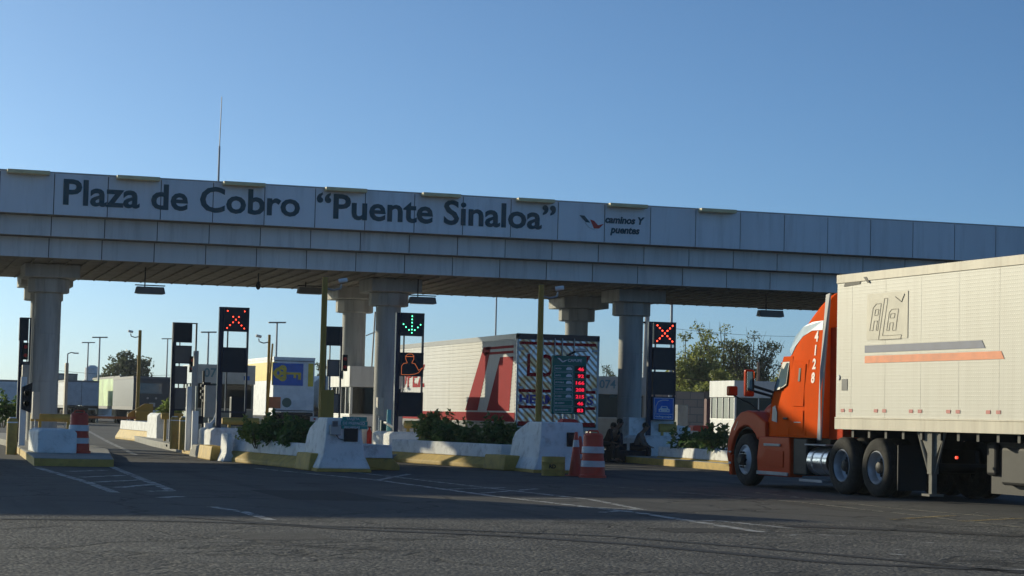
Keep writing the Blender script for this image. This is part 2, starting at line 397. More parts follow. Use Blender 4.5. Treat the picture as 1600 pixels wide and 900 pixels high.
# bird-wing emblem
def P60(x, y): p = A(x, y, 60); return (p.x - 20, -.014, p.z)
em = MB()
em.prism([P60(905, 336), P60(913, 337), P60(922, 348), P60(915, 347)][::1], (0, .008, 0), M_signblue)
em.prism([P60(922, 343), P60(928, 345), P60(934, 352), P60(943, 350), P60(936, 357), P60(928, 357)], (0, .008, 0), mat('emblem_red', (.5, .03, .03), .5))
em.path([P60(914, 347), P60(920, 355), P60(930, 359)], .012, M_whitel, 6)
em.build('emblem', br)

# mast on the canopy
ms = MB(); xm = XP(341, 290, 63)
ms.cyl((0, 0, 0), (0, 0, 1.6), .035, .03, 10, M_silver); ms.cyl((0, 0, 1.6), (.02, 0, 3.1), .016, .012, 8, M_silver); ms.box(-.1, .1, -.1, .1, 0, .03, M_silver)
single(ms, 'antenna_mast', 'thin whip antenna standing on the canopy roof above the letter C', 'antenna', (xm, 63, 7.6))

# columns (each with its cap)
def column(x, y, ztop, label):
    t = thing('concrete_column', label, 'column', (x, y, 0), group='round columns holding up the toll canopy')
    s = MB(); s.lathe([(.39, 0), (.39, 1.98), (.378, 1.985), (.378, 2.0), (.39, 2.005), (.39, 3.38), (.378, 3.385), (.378, 3.4), (.39, 3.405), (.39, ztop - .80)], (0, 0, 0), (0, 0, 1), M_conc, 36)
    s.build('shaft', t, smooth=True)
    c = MB(); c.lathe([(.60, ztop - .82), (.62, ztop - .80), (.62, ztop - .42), (.60, ztop - .40)], (0, 0, 0), (0, 0, 1), M_conc, 12)
    c.build('collar', t, bevel=.02)
    c = MB(); c.box(-.78, .82, -.95, .75, ztop - .398, ztop, M_conc); c.build('cap', t, bevel=.025)
for x, y, lab in ((5.72, 64, 'grey column at far left behind the pedestal with the red drum'), (16.15, 64, 'grey round column left of the green arrow board'), (24.25, 64, 'grey round column just left of the red cross board on the right'),
                  (5.95, 68.2, 'rear column half hidden by the far left column'), (16.05, 68.2, 'rear column with sunlit edge behind the extinguisher booth'), (23.85, 68.2, 'rear column rising behind the quilted trailer')):
    column(x, y, 5.44 if y < 66 else 5.40, lab)
column(-4.6, 64, 5.44, 'grey column beyond the left lanes'); column(34.7, 64, 5.44, 'grey column beyond the orange truck')

# lamps hanging under the canopy
def hang_lamp(x0, x1, yt, Y, lab):
    a, b = XP(x0, yt, Y), XP(x1, yt, Y); cx = (a + b) / 2; w = (b - a) / 2; z = ZP(x0, yt, Y)
    t = thing('hanging_lamp', lab, 'lamp', (cx, Y, z), group='floodlights hung under the canopy')
    m = MB(); m.prism([(-w * .9, 0, 0), (w * .9, 0, 0), (w, 0, -.2), (-w, 0, -.2)], (0, .28, 0), M_grey); m.build('housing', t, bevel=.015)
    m = MB(); m.box(-w * .85, w * .85, .03, .25, -.215, -.202, mat('lamp_lens', (.3, .3, .28), .3)); m.build('lens', t)
    m = MB(); m.cyl((-w * .35, .14, 0), (-w * .35, .14, 5.42 - z), .018, .018, 8, M_black); m.box(-w, w, .10, .18, .03, .06, M_black); m.build('stem', t)
hang_lamp(212, 259, 447, 62.5, 'floodlight hanging under the canopy at left, above the grey board')
hang_lamp(466, 506, 448, 66, 'floodlight hanging half behind the tall yellow camera pole')
hang_lamp(641, 683, 463, 62.5, 'floodlight hanging above the green arrow board')
hang_lamp(1187, 1226, 484, 62.5, 'floodlight hanging above the orange truck mirrors')
d = MB(); d.cyl((0, 0, 0), (0, 0, -.25), .02, .02, 8, M_black); d.lathe([(.02, -.5), (.06, -.46), (.08, -.36), (.05, -.27), (.02, -.25)], (0, 0, 0), (0, 0, 1), M_dark, 14)
single(d, 'ceiling_camera', 'small dark camera dome hanging under the canopy at left of centre', 'camera', (XP(404, 430, 63), 63, 5.42))
# ------------------------------------------------------------------ concrete pieces on the islands
# end blocks with flared foot: profile in (y,z), y grows away from the viewer
def end_block(x, y, w, L, h, lab, extra):
    t = thing('island_end_block', lab, 'concrete block', (x, y, 0), group='whitewashed concrete blocks at the island noses')
    def ring(z, fl, y0, y1, ins): return [(-fl, y0 - fl * .6, z), (w + fl, y0 - fl * .6, z), (w + fl, y1, z), (-fl, y1, z)]
    s = MB()
    s.loft([ring(.07, .16, 0, L, 0), ring(.16, .12, 0, L, 0), ring(.34, .04, 0, L, 0), ring(.75, -.02, 0, L - .02, 0),
            [(.03, .03, .92), (w - .03, .03, .92), (w - .05, L - .15, .92), (.05, L - .15, .92)],
            [(.05, .05, h), (w - .06, .05, h), (w - .08, L * .5, h), (.07, L * .5, h)]], M_whitewash)
    s.build('block', t, bevel=.03, seg=3)
    b = MB(); b.box(-.18, w + .17, -.12, L + .02, 0, .068, M_yellow); b.build('yellow_base', t, bevel=.01)
    extra(t, w)
    return t
def ex1(t, w):
    m = MB(); m.box(.42, .73, -.02, .03, .66, .96, M_black); m.build('meter_window', t, bevel=.01)
    m = MB(); m.box(.10, .34, -.07, .03, .80, 1.02, M_silver); m.box(.14, .26, -.09, -.06, .98, 1.10, M_grey); m.path([(.22, -.06, .82), (.30, -.05, .72), (.45, -.04, .68)], .012, M_black, 6); m.build('meter_box', t, bevel=.01)
    s = MB()
    for i, (a, b, z0, z1) in enumerate(((.38, .92, 1.11, 1.20), (.36, .94, 1.01, 1.105), (.36, .94, .935, 1.005))): s.box(a, b, -.014, .045, z0, z1, M_teal)
    sg = s.build('notice', t)
    text('TARJETA', .075, M_whitel, sg, (.46, -.018, 1.13), bold=.002); text('DE PREPAGO', .085, M_whitel, sg, (.38, -.018, 1.03), bold=.002); text('RECARGAS', .07, M_whitel, sg, (.42, -.018, .947), bold=.002)
def ex2(t, w):
    m = MB(); m.box(.66, .90, -.02, .03, .62, .95, M_black); m.build('meter_window', t, bevel=.01)
n1 = G(492, 737); end_block(n1.x + .22, n1.y + .1, .86, 2.0, 1.17, 'whitewashed flared concrete block with teal notice and dark meter window', ex1)
n2 = G(835, 739); end_block(n2.x + .15, n2.y + .1, 1.12, 2.2, 1.18, 'whitewashed flared concrete block behind the yellow drum and red cones', ex2)

def guard_block(p, w, L, h, lab):
    m = MB(); m.prism([(0, 0, 0), (w, 0, 0), (w, 0, h * .86), (w * .9, 0, h), (w * .12, 0, h), (0, 0, h * .9)], (0, L, 0), M_whitewash)
    return single(m, 'guard_block', lab, 'concrete block', p, group='plain concrete guard blocks before the booths', bevel=.03)
q = G(62, 708, .18); q2 = G(112, 708, .18); guard_block((q.x - .05, q.y, .18), q2.x - q.x + .1, 2.6, .56, 'grey concrete pedestal at the foot of the far left column')
q = A(328, 712, 55.5); guard_block((q.x, 55.5, .0), XP(377, 700, 55.5) - q.x, 2.0, .80, 'pale concrete block under the tall sign frame with the red cross, left')
q = A(608, 700, 57.5); guard_block((q.x, 57.5, .1), XP(654, 700, 57.5) - q.x, 2.0, .68, 'pale concrete block below the green arrow board')
q = A(1008, 712, 59.5); guard_block((q.x, 59.5, .1), XP(1082, 700, 59.5) - q.x, 2.0, .70, 'pale concrete block below the blue car sign')
q = A(244, 690, 76); guard_block((q.x, 76, .1), XP(284, 690, 76) - q.x, 2.5, 1.0, 'small pale concrete block behind the pair of yellow bollards')
q = A(232, 690, 80); 
m_ = MB(); m_.box(0, 1.1, 0, 1.2, 0, 1.1, M_whitewash)
q = A(965, 700, 63.2); single(MB().box(0, .0 + 1.5, 0, .6, 0, 1.15, M_whitewash), 'guard_block', 'pale block against the foot of the column by the seated people', 'concrete block', (XP(982, 700, 61.5), 61.5, .2), group='plain concrete guard blocks before the booths', bevel=.03)

# yellow horizontal impact rollers
def roller(x0, x1, yt, yb, Y, lab):
    a, b = XP(x0, yt, Y), XP(x1, yt, Y); zt_, zb_ = ZP(x0, yt, Y), ZP(x0, yb, Y); r = (zt_ - zb_) / 2; z = (zt_ + zb_) / 2
    t = thing('impact_roller', lab, 'barrier roller', (a, Y, 0), group='yellow horizontal rollers on the islands')
    m = MB(); m.lathe([(0, 0), (r * .9, 0), (r, .02), (r, (b - a) - .02), (r * .9, b - a), (0, b - a)], (0, 0, z), (1, 0, 0), M_yellow, 24); m.build('drum', t, smooth=True)
    m = MB()
    for k in (.2, .8): MB().box((b - a) * k - .04, (b - a) * k + .04, -.04, .04, .1, z - r + .01, M_yellow).build('support', t)
roller(48, 122, 646, 658, 60.5, 'yellow roller before the far left column')
roller(252, 286, 645, 655, 70, 'small yellow roller behind the two bollards')
roller(347, 405, 652, 663, 58, 'yellow roller to the left of the leafy planter')
roller(632, 662, 657, 669, 60, 'yellow roller below the green arrow board')
roller(1029, 1056, 662, 675, 61.5, 'yellow roller just below the blue car sign')
roller(1019, 1056, 658, 664, 66, 'thin yellow roller behind the one below the blue car sign')

# planters: barrier wall profile, open top filled with soil
def planter(x, y, ang, w, L, h, lab, ub=.27):
    t = thing('planter', lab, 'planter', (x, y, 0), ang, group='long concrete planters on the islands')
    top = MB(); lo = MB()
    def prof(off):  # outer profile z -> offset outward
        return off
    for sx, x0 in ((-1, 0), (1, w)):
        top.prism([(x0 - sx * .16, 0, ub), (x0, 0, ub), (x0 - sx * .03, 0, h), (x0 - sx * .13, 0, h)], (0, L, 0), M_whitewash)
        lo.prism([(x0 - sx * .16, 0, 0), (x0 + sx * .18, 0, 0), (x0 + sx * .18, 0, .10), (x0 + sx * .0, 0, ub - .003), (x0 - sx * .16, 0, ub - .003)], (0, L, 0), M_yellow)
    top.prism([(.16, -.0, ub), (w - .16, 0, ub), (w - .13, .0, h), (.13, 0, h)], (0, .14, 0), M_whitewash)
    top.prism([(.16, L - .14, ub), (w - .16, L - .14, ub), (w - .13, L - .14, h), (.13, L - .14, h)], (0, .14, 0), M_whitewash)
    lo.box(.16, w - .16, 0, .14, 0, ub - .003, M_yellow); lo.box(.16, w - .16, L - .14, L, 0, ub - .003, M_yellow)
    top.build('wall', t, bevel=.02); lo.build('yellow_footing', t, bevel=.02)
    s = MB(); s.box(.165, w - .165, .145, L - .145, .05, h - .1, M_soil); s.build('soil', t)
    j = MB(); k = 1.2
    while k < L - .3:
        pass
        k += 1.2
    return t
def along(a, b):
    d = (b - a); return math.atan2(-d.x, d.y), d.length
def yk(p): return p
# island 2 planter, from behind the nose block back to the guard block
a, b = G(494, 737), G(368, 724); a = Vector((9.93, 46.6, 0)); b = Vector((9.25, 52.6, 0)); an, L_ = along(a, b)
planter(a.x + .1, a.y, an, 2.0, L_, .57, 'low white and yellow planter full of leafy shrubs, below the trailer with the key')
a = Vector((15.25, 49.3, 0)); b = Vector((14.1, 55.6, 0)); an, L_ = along(a, b)
planter(a.x + .1, a.y, an, 2.3, L_, .60, 'long white and yellow planter in front of the red and white trailer')
a = Vector((22.25, 50.6, 0)); b = Vector((22.5, 57.4, 0)); an, L_ = along(a, b)
planter(a.x + .15, a.y, an, 2.5, L_, .52, 'planter with dark shrubs just left of the orange truck', ub=.24)
planter(10.95, 77.5, .02, 1.5, 9, .75, 'farther small planter with a round green shrub, left background', ub=.4)
planter(1.0, 66, 0, 1.4, 6, .8, 'planter with green shrub at the very left edge')

# kerb blocks striped along the left edge of island 2 and 3
def kerb_piece(p, ang, w, L, h, m, lab, mt):
    mb = MB(); mb.prism([(0, 0, 0), (w, 0, 0), (w * .85, 0, h), (w * .1, 0, h)], (0, L, 0), mt)
    o = single(mb, 'kerb_block', lab, 'kerb block', p, group='loose concrete kerb blocks', bevel=.03); o.rotation_euler.z = ang; return o
kerb_piece((9.75, 45.4, .004), .05, .5, 1.2, .38, 0, 'dull yellow kerb block between the planter and the block with teal notice', M_yellow)
kerb_piece((15.0, 47.9, .004), .1, .5, 1.3, .36, 0, 'dull yellow kerb block left of the block behind the yellow drum', M_yellow)
kerb_piece((8.86, 53.0, .004), -.02, .45, 2.2, .36, 0, 'dirty yellow kerb block left of the slim white barrier end', M_yellow)
kerb_piece((8.95, 55.6, .004), -.03, .45, 1.6, .33, 0, 'dirty white kerb block at the foot of the white equipment post', M_kerb)
kerb_piece((13.72, 57.0, .004), .0, .5, 2.5, .33, 0, 'grey kerb block below the booth with the red extinguisher', M_kerb)
# thin barrier end standing free in front of island 2
s_ = MB(); s_.prism([(0, 0, 0), (.34, 0, 0), (.22, 0, .22), (.20, 0, .7), (.10, 0, .7), (.08, 0, .22)], (0, .9, 0), M_whitewash)
single(s_, 'barrier_end', 'slim white barrier end left of the leafy planter', 'barrier', (9.02, 52.0, .002), bevel=.02)

# shrubs
def leaf_mat(name, c, c2):
    m = bpy.data.materials.new(name); m.use_nodes = True; t = m.node_tree; b = t.nodes['Principled BSDF']; N = t.nodes.new; L = t.links.new
    g = N('ShaderNodeNewGeometry'); r = N('ShaderNodeMix'); r.data_type = 'RGBA'; L(g.outputs['Random Per Island'], r.inputs[0])
    r.inputs[6].default_value = (*c, 1); r.inputs[7].default_value = (*c2, 1); L(r.outputs[2], b.inputs['Base Color']); b.inputs['Roughness'].default_value = .55
    tr = N('ShaderNodeBsdfTranslucent'); L(r.outputs[2], tr.inputs[0]); mx = N('ShaderNodeMixShader'); mx.inputs[0].default_value = .5
    L(b.outputs[0], mx.inputs[1]); L(tr.outputs[0], mx.inputs[2]); L(mx.outputs[0], t.nodes['Material Output'].inputs[0]); return m
M_leafd = leaf_mat('dark_leaf', (.045, .10, .028), (.12, .21, .055))
M_leafl = leaf_mat('light_leaf', (.10, .17, .035), (.26, .30, .08))
M_leaft = leaf_mat('olive_leaf', (.14, .17, .04), (.30, .32, .09))
M_leafh = leaf_mat('dusty_leaf', (.05, .065, .03), (.10, .12, .055))
def leaves(mb, c, rad, n, size, m, rng, flat=.0, elong=2.0):
    for _ in range(n):
        u = Vector((rng.gauss(0, 1), rng.gauss(0, 1), rng.gauss(0, 1))).normalized() * (rng.random() ** .45)
        p = Vector(c) + Vector((u.x * rad[0], u.y * rad[1], u.z * rad[2]))
        a = Vector((rng.gauss(0, 1), rng.gauss(0, 1), rng.gauss(0, .7) + flat)).normalized(); b = a.cross(Vector((rng.gauss(0, 1), rng.gauss(0, 1), rng.gauss(0, 1)))).normalized()
        s = size * rng.uniform(.6, 1.35); a *= s * elong / 2; b *= s / 2
        mb.add([p - a, p - b * .8 + a * .1, p + a, p + b * .8 + a * .1], [(0, 1, 2, 3)], m)
def shrub(x, y, z, r, h, lab, n=420, m=None, seed=0, size=.09, shoots=8):
    rng = random.Random(seed); t = thing('shrub', lab, 'shrub', (x, y, z), group='shrubs planted along the islands')
    f = MB(); m = m or M_leafd
    for k in range(6):
        an = rng.uniform(0, 6.28); rr = r * rng.uniform(.2, .65)
        leaves(f, (rr * math.cos(an), rr * math.sin(an), h * rng.uniform(.3, .66)), (r * .5, r * .5, h * .33), n // 6, size, m, rng)
    leaves(f, (0, 0, h * .45), (r * .9, r * .9, h * .4), n // 3, size, m, rng)
    for k in range(shoots):
        an = rng.uniform(0, 6.28); rr = r * rng.uniform(.1, .8); hh = h * rng.uniform(.75, 1.15)
        for q in range(14):
            zz = hh * (.5 + .5 * q / 13); a = rng.uniform(0, 6.28)
            leaves(f, (rr * math.cos(an) + .04 * math.cos(a), rr * math.sin(an) + .04 * math.sin(a), zz), (.05, .05, .03), 2, size * .9, m if rng.random() < .6 else M_leafl, rng)
    f.build('foliage', t)
    s = MB()
    for k in range(7):
        an = rng.uniform(0, 6.28); rr = r * rng.uniform(.2, .7)
        s.cyl((.05 * math.cos(an), .05 * math.sin(an), -.05), (rr * math.cos(an), rr * math.sin(an), h * rng.uniform(.5, .9)), .014, .005, 6, M_bark)
    s.build('stem', t); return t
def shrub_px(x, yb, yt, Y, r, lab, **k):
    zb = max(.55, 0); ztop = ZP(x, yt, Y); return shrub(XP(x, yb, Y), Y, .42, r, (ztop - .42) * 1.12, lab, **k)
shrub_px(402, 690, 660, 50.6, .62, 'leafy shrub at the left end of the planter below the key trailer', seed=1, m=M_leafl)
shrub_px(432, 690, 652, 49.6, .62, 'taller leafy shrub in the middle of the planter below the key trailer', seed=2, m=M_leafd, n=600)
shrub_px(467, 690, 660, 48.4, .68, 'dark shrub at the right of its planter, by the teal notice block', seed=3, n=560)
shrub_px(678, 690, 652, 54.2, .60, 'spiky yellow green shrub at the left end of the long planter', seed=4, m=M_leafl, shoots=22)
shrub_px(704, 690, 662, 53.2, .70, 'round dark shrub, second from the left in the long planter', seed=5, n=600)
shrub_px(745, 690, 668, 52.0, .66, 'dark shrub, third from the left in the long planter', seed=6, n=600)
shrub_px(785, 690, 660, 50.9, .72, 'bushy shrub at the right end of the long planter', seed=7, n=700)
shrub_px(1086, 690, 676, 55.5, .85, 'dark bushy shrub in the planter left of the orange truck', seed=8, n=620)
shrub_px(1121, 690, 672, 53.0, .60, 'spiky shrub nearest the orange truck bumper', seed=9, n=300, shoots=20)
shrub(11.85, 80.5, .75, .62, .85, 'round green shrub in the far planter behind the bollards', seed=10, m=M_leafl)
shrub(XP(4, 660, 68), 68, .6, .6, 1.0, 'green shrub cut by the left edge of the picture', seed=11)

# ------------------------------------------------------------------ drums, cones, bollards
def channelizer(x, y, z, h, r, lab):
    t = thing('traffic_drum', lab, 'traffic drum', (x, y, z), group='red and white traffic drums')
    m = MB(); pr = []; k = 5
    m.lathe([(r * 1.12, 0), (r * 1.12, .05), (r, .07), (r * .97, h * .24), (r * .94, h * .25), (r * .9, h * .45), (r * .87, h * .46), (r * .84, h * .7), (r * .82, h * .72), (r * .8, h * .95), (r * .62, h), (0, h)], (0, 0, 0), (0, 0, 1), M_orangep, 28)
    m.build('body', t, smooth=True)
    for a, b in ((.24, .38), (.55, .70)):
        m = MB(); ra, rb_ = r * (1.005 - .19 * a), r * (1.005 - .19 * b); m.lathe([(ra, h * a), (ra + .006, h * a + .005), (rb_ + .006, h * b - .005), (rb_, h * b)], (0, 0, 0), (0, 0, 1), M_reflw, 28); m.build('reflective_band', t, smooth=True)
    m = MB(); m.path([(-.12, 0, h), (-.1, 0, h + .05), (.1, 0, h + .05), (.12, 0, h)], .018, M_orangep, 8); m.build('handle', t)
p_ = G(933, 747); channelizer(p_.x, p_.y + .3, 0, .97, .27, 'big orange and white banded traffic drum beside the two red cones')
p_ = G(122, 708, .18); channelizer(p_.x, p_.y, .18, .95, .26, 'red and white traffic drum on the far left island')
def cone(x, y, h, lab, r=.15, m=M_orangep, bands=((.55, .72),)):
    t = thing('traffic_cone', lab, 'traffic cone', (x, y, 0), group='red traffic cones by the right end block')
    c = MB(); c.lathe([(r, .03), (.035, h - .03), (.03, h), (0, h)], (0, 0, 0), (0, 0, 1), m, 22); c.build('cone', t, smooth=True)
    c = MB(); c.box(-r * 1.2, r * 1.2, -r * 1.2, r * 1.2, 0, .03, m); c.build('base', t, bevel=.01)
    for a, b in bands:
        ra = r + (.035 - r) * (a * h - .03) / (h - .06) + .004; rb_ = r + (.035 - r) * (b * h - .03) / (h - .06) + .004
        c = MB(); c.lathe([(ra, a * h), (rb_, b * h)], (0, 0, 0), (0, 0, 1), M_reflw, 22); c.build('reflective_band', t, smooth=True)
p_ = G(899, 744); cone(p_.x, p_.y, .98, 'slender red cone with white collar, nearer the yellow drum', bands=((.66, .82),))
p_ = G(911, 743); cone(p_.x, p_.y + .25, .88, 'red cone squeezed between the slender cone and the big banded drum', r=.17, bands=((.42, .54),))
p_ = G(871, 744); t = thing('yellow_drum', 'short dull yellow drum with black letters against the right end block', 'drum', (p_.x, p_.y + .3, 0))
m = MB(); m.lathe([(.25, 0), (.26, .01), (.26, .13), (.267, .14), (.26, .15), (.26, .29), (.267, .30), (.26, .31), (.26, .41), (.255, .42), (.235, .42), (.235, .40), (0, .40)], (0, 0, 0), (0, 0, 1), M_yellow, 28); m.build('shell', t, smooth=True)
text('RD', .12, M_black, t, (-.19, -.262, .17), bold=.004)

def bollard(x, y, z, h, r, lab):
    m = MB(); m.lathe([(r, 0), (r, h - r * .5), (r * .85, h - r * .2), (r * .5, h), (0, h)], (0, 0, 0), (0, 0, 1), M_yellow, 20)
    t = thing('bollard', lab, 'bollard', (x, y, z), group='yellow steel bollards'); m.build('post', t, smooth=True)
    m = MB(); m.lathe([(r * 1.02, h - r * 1.0), (r * .98, h - r * .5), (r * .55, h + .012), (0, h + .012)], (0, 0, 0), (0, 0, 1), M_whitewash, 20); m.build('white_cap', t, smooth=True)
for x, lab in ((272, 'left one of the two yellow bollards before the white equipment post'), (286, 'right one of the two yellow bollards before the white equipment post')):
    p_ = A(x, 700, 62 if x < 280 else 61); bollard(p_.x, 62 if x < 280 else 61, .1, .95, .13, lab)
p_ = A(18, 700, 56); bollard(p_.x, 56, .0, .95, .14, 'yellow bollard at the left edge beside the far left island')

# ------------------------------------------------------------------ lane signal frames
def dots(mb, pts, w, h, y, r, m):
    for u, v in pts:
        mb.cyl((u * w, y, v * h), (u * w, y - .012, v * h), r, r * .8, 8, m)
Xp = [(a, a) for a in (-.36, -.24, -.12, 0, .12, .24, .36)] + [(a, -a) for a in (-.36, -.24, -.12, .12, .24, .36)]
Ap = [(0, a) for a in (-.36, -.22, -.08, .08, .22, .36)] + [(-.12, -.24), (-.25, -.12), (-.36, .0), (.12, -.24), (.25, -.12), (.36, .0)]
def board(t, x0, x1, z0, z1, y, m=None, name='led_board'):
    b = MB(); b.box(x0, x1, y, y + .16, z0, z1, m or M_led)
    fr = .02
    for q in ((x0, x1, z0, z0 + fr), (x0, x1, z1 - fr, z1)): b.box(q[0] - .004, q[1] + .004, y - .03, y, q[2], q[3], M_navy)
    for q in ((x0, x0 + fr), (x1 - fr, x1)): b.box(q[0], q[1], y - .03, y, z0 + fr, z1 - fr, M_navy)
    return b.build(name, t)
def frame_tower(name, lab, xl, xr, yt, yb, Y, gb, boards, post_w=.13, sec_x=None):
    """boards: list of (x0,x1,y0,y1,kind)"""
    p = A(xl, (yt + yb) / 2, Y); t = thing(name, lab, 'lane signal', (p.x, Y, 0), group='lane signal towers on the islands')
    zt_, zb_ = ZP((xl + xr) / 2, yt, Y), ZP(xl, gb, Y); W_ = XP(xr, (yt + yb) / 2, Y) - p.x; zm = ZP((xl + xr) / 2, yb, Y)
    m = MB(); m.box(0, post_w, .02, .15, max(zb_, .15), zt_, M_navy)
    m.build('post', t)
    m = MB(); m.box(W_ - .05, W_, .04, .12, zm, zt_ - .03, M_navy); m.box(post_w + .10, post_w + .13, .04, .12, zm, zt_ - .03, M_navy)
    m.box(post_w, W_, .03, .13, zt_ - .03, zt_ + .002, M_navy); m.box(post_w, W_, .03, .13, zm, zm + .04, M_navy); m.build('frame', t)
    m = MB(); m.box(-.1, post_w + .1, -.06, .24, .1, .16, M_dark); m.build('base_plate', t)
    for (x0, x1, y0, y1, kind) in boards:
        yc = (y0 + y1) / 2; a, b = XP(x0, yc, Y) - p.x, XP(x1, yc, Y) - p.x; z1, z0 = ZP((x0 + x1) / 2, y0, Y), ZP((x0 + x1) / 2, y1, Y)
        bd = board(t, a, b, z0, z1, -.02, {'grey': M_grey, 'blue': M_navy}.get(kind), 'sign_panel' if kind in ('grey', 'blue') else 'led_board')
        cx, cz, w_, h_ = (a + b) / 2, (z0 + z1) / 2, b - a, z1 - z0
        g = MB()
        def loc(pts): return [(cx / w_ + u, cz / h_ + v) for u, v in pts]
        if kind == 'X': dots(g, loc(Xp), w_, h_, -.022, .024, M_ledred); g.build('led', bd)
        if kind == 'Xd': dots(g, loc(Xp[:5] + Xp[6:8] + Xp[9:]), w_, h_, -.022, .016, M_ledred); g.build('led', bd)
        if kind == 'A': dots(g, loc(Ap), w_, h_, -.022, .018, M_ledgreen); g.build('led', bd)
        if kind == 'P':
            f = lambda u, v: (cx + u * w_, -.03, cz + v * h_)
            g.path([f(-.44, -.44), f(-.44, -.08), f(-.36, .03), f(-.2, .06), f(-.22, .12), f(-.27, .22), f(-.27, .36), f(-.16, .44), (f(0, .44)), f(.08, .36), f(.08, .22), f(.02, .12), f(0, .06), f(.14, .03), f(.22, -.1), f(.3, -.24), f(.48, -.12), f(.3, -.34), f(.15, -.4), f(-.1, -.44), f(-.44, -.44)], .006, M_ledorange, 6)
            g.path([f(-.27, .33), f(.08, .33)], .008, M_ledorange, 6); g.build('led', bd)
        if kind == 'blue':
            f = lambda u, v: (cx + u * w_, -.05, cz + v * h_)
            g.box(cx - .44 * w_, cx + .44 * w_, -.052, -.021, cz - .46 * h_, cz + .46 * h_, M_blue)
            pl = g.build('blue_sign', bd); g = MB()
            for q in ((-.42, .42, .43, .45), (-.42, .42, -.45, -.43), (-.42, .42, -.24, -.22)): g.box(cx + q[0] * w_, cx + q[1] * w_, -.058, -.053, cz + q[2] * h_, cz + q[3] * h_, M_whitel)
            for q in ((-.42, -.40), (.40, .42)): g.box(cx + q[0] * w_, cx + q[1] * w_, -.058, -.053, cz - .43 * h_, cz + .43 * h_, M_whitel)
            # front view of a car under a reader arm
            F_ = lambda u, v: (cx + u * w_, -.058, cz + v * h_)
            g.prism([F_(-.22, -.15), F_(.26, -.15), F_(.26, -.02), F_(.20, .0), F_(.14, .11), F_(-.10, .11), F_(-.16, 0), F_(-.22, -.02)], (0, .005, 0), M_whitel)
            g.path([F_(-.34, -.18), F_(-.34, .1), F_(-.24, .30), F_(-.05, .36), F_(.2, .36)], .012, M_whitel, 6); g.build('symbol', pl)
            g = MB(); g.box(cx - .08 * w_, cx + .12 * w_, -.064, -.0585, cz + .02 * h_, cz + .08 * h_, M_blue)
            for u in (-.14, .18): g.cyl(F_(u, -.08), (cx + u * w_, -.064, cz - .08 * h_), .02, .02, 10, M_blue)
            g.build('symbol_detail', pl)
            text('telepeaje', .085, M_whitel, pl, (cx - .36 * w_, -.056, cz - .37 * h_), bold=.002, width=.7 * w_)
    return t
def signal_head(parent, x, y, z, s=1.0, lamps=2):
    m = MB(); m.box(x, x + .18 * s, y, y + .2, z, z + .28 * s * lamps, M_dark); h = m.build('signal_head', parent, bevel=.01)
    m = MB()
    for k in range(lamps): MB().lathe([(0, 0), (.06 * s, .01), (.06 * s, .03)], (x + .09 * s, y - .03, z + .14 * s + k * .28 * s), (0, 1, 0), M_red, 14).build('lamp', h)
frame_tower('lane_signal', 'tall sign frame with dim red cross above a dark board, left of the key trailer', 341, 388, 480, 645, 55.8, 700, [(350, 387, 481, 518, 'Xd'), (347, 384, 543, 582, 'D')])
frame_tower('lane_signal', 'sign frame with lit green arrow above an orange outlined person', 618, 662, 489, 650, 57.8, 690, [(625, 662, 489, 525, 'A'), (625, 661, 551, 588, 'P'), (622, 660, 613, 651, 'D')])
frame_tower('lane_signal', 'sign frame with bright red cross above a blue car sign', 1013, 1056, 503, 657, 61.2, 700, [(1022, 1055, 504, 538, 'X'), (1020, 1055, 543, 578, 'D'), (1020, 1055, 581, 617, 'D'), (1018, 1054, 620, 657, 'blue')])
t1 = frame_tower('lane_signal', 'unlit grey sign frame with four stacked panels, left of the booth marked 07', 268, 307, 504, 642, 66, 690, [(271, 300, 505, 535, 'D'), (272, 299, 540, 568, 'grey'), (272, 292, 572, 600, 'grey'), (272, 290, 606, 640, 'grey')])
signal_head(t1, .56, -.1, 2.42, .9)
t2 = frame_tower('lane_signal', 'grey sign frame half behind the tall yellow camera pole', 503, 534, 510, 655, 63, 700, [(510, 532, 511, 540, 'D'), (512, 530, 562, 588, 'grey'), (512, 530, 615, 645, 'grey')])
signal_head(t2, .70, .3, 2.55, .9)
t3 = frame_tower('lane_signal', 'sign frame with red lamps at the far left, partly hidden by the column', 29, 47, 496, 640, 64, 700, [(30, 44, 497, 532, 'D'), (33, 46, 565, 592, 'grey')])
signal_head(t3, .10, -.1, 2.62, .9)

# ------------------------------------------------------------------ yellow camera poles
def cam_pole(x, yt, Y, r, lab, arm=1, base_z=0, yb=None, armed=True, m=M_yellowp, rtop=None):
    X_ = XP(x, yt, Y); z = ZP(x, yt, Y)
    t = thing('camera_pole', lab, 'pole', (X_, Y, base_z), group='yellow poles carrying cameras')
    p = MB(); p.cyl((-.0, 0, 0), (0, 0, z - base_z), r, rtop or r * .8, 12, m); p.box(-.18, .18, -.18, .18, 0, .03, m); p.build('post', t, smooth=True)
    if armed:
        p = MB(); zz = z - base_z - .28; p.path([(0, 0, zz), (arm * .22, -.05, zz - .05), (arm * .40, -.05, zz + .0), (arm * .42, -.05, zz + .12)], .022, M_silver, 8); p.build('arm', t)
        c = MB(); c.lathe([(0, 0), (.055, .0), (.055, .2), (.045, .22), (0, .22)], (arm * .34, -.08, zz + .19), (arm * .9, -.3, .15), M_white, 14); c.build('camera', t, smooth=True)
    return t
p1 = cam_pole(508, 433, 52.5, .075, 'tall yellow pole with a camera, behind the teal notice block', base_z=.1, rtop=.075)
m = MB(); m.box(-.05, .30, -.12, .12, .75, 1.75, M_yellowp); m.build('cabinet', p1, bevel=.02)
p2_ = cam_pole(846, 445, 50, .085, 'tall yellow pole with a camera, before the quilted trailer', base_z=.0, rtop=.07)
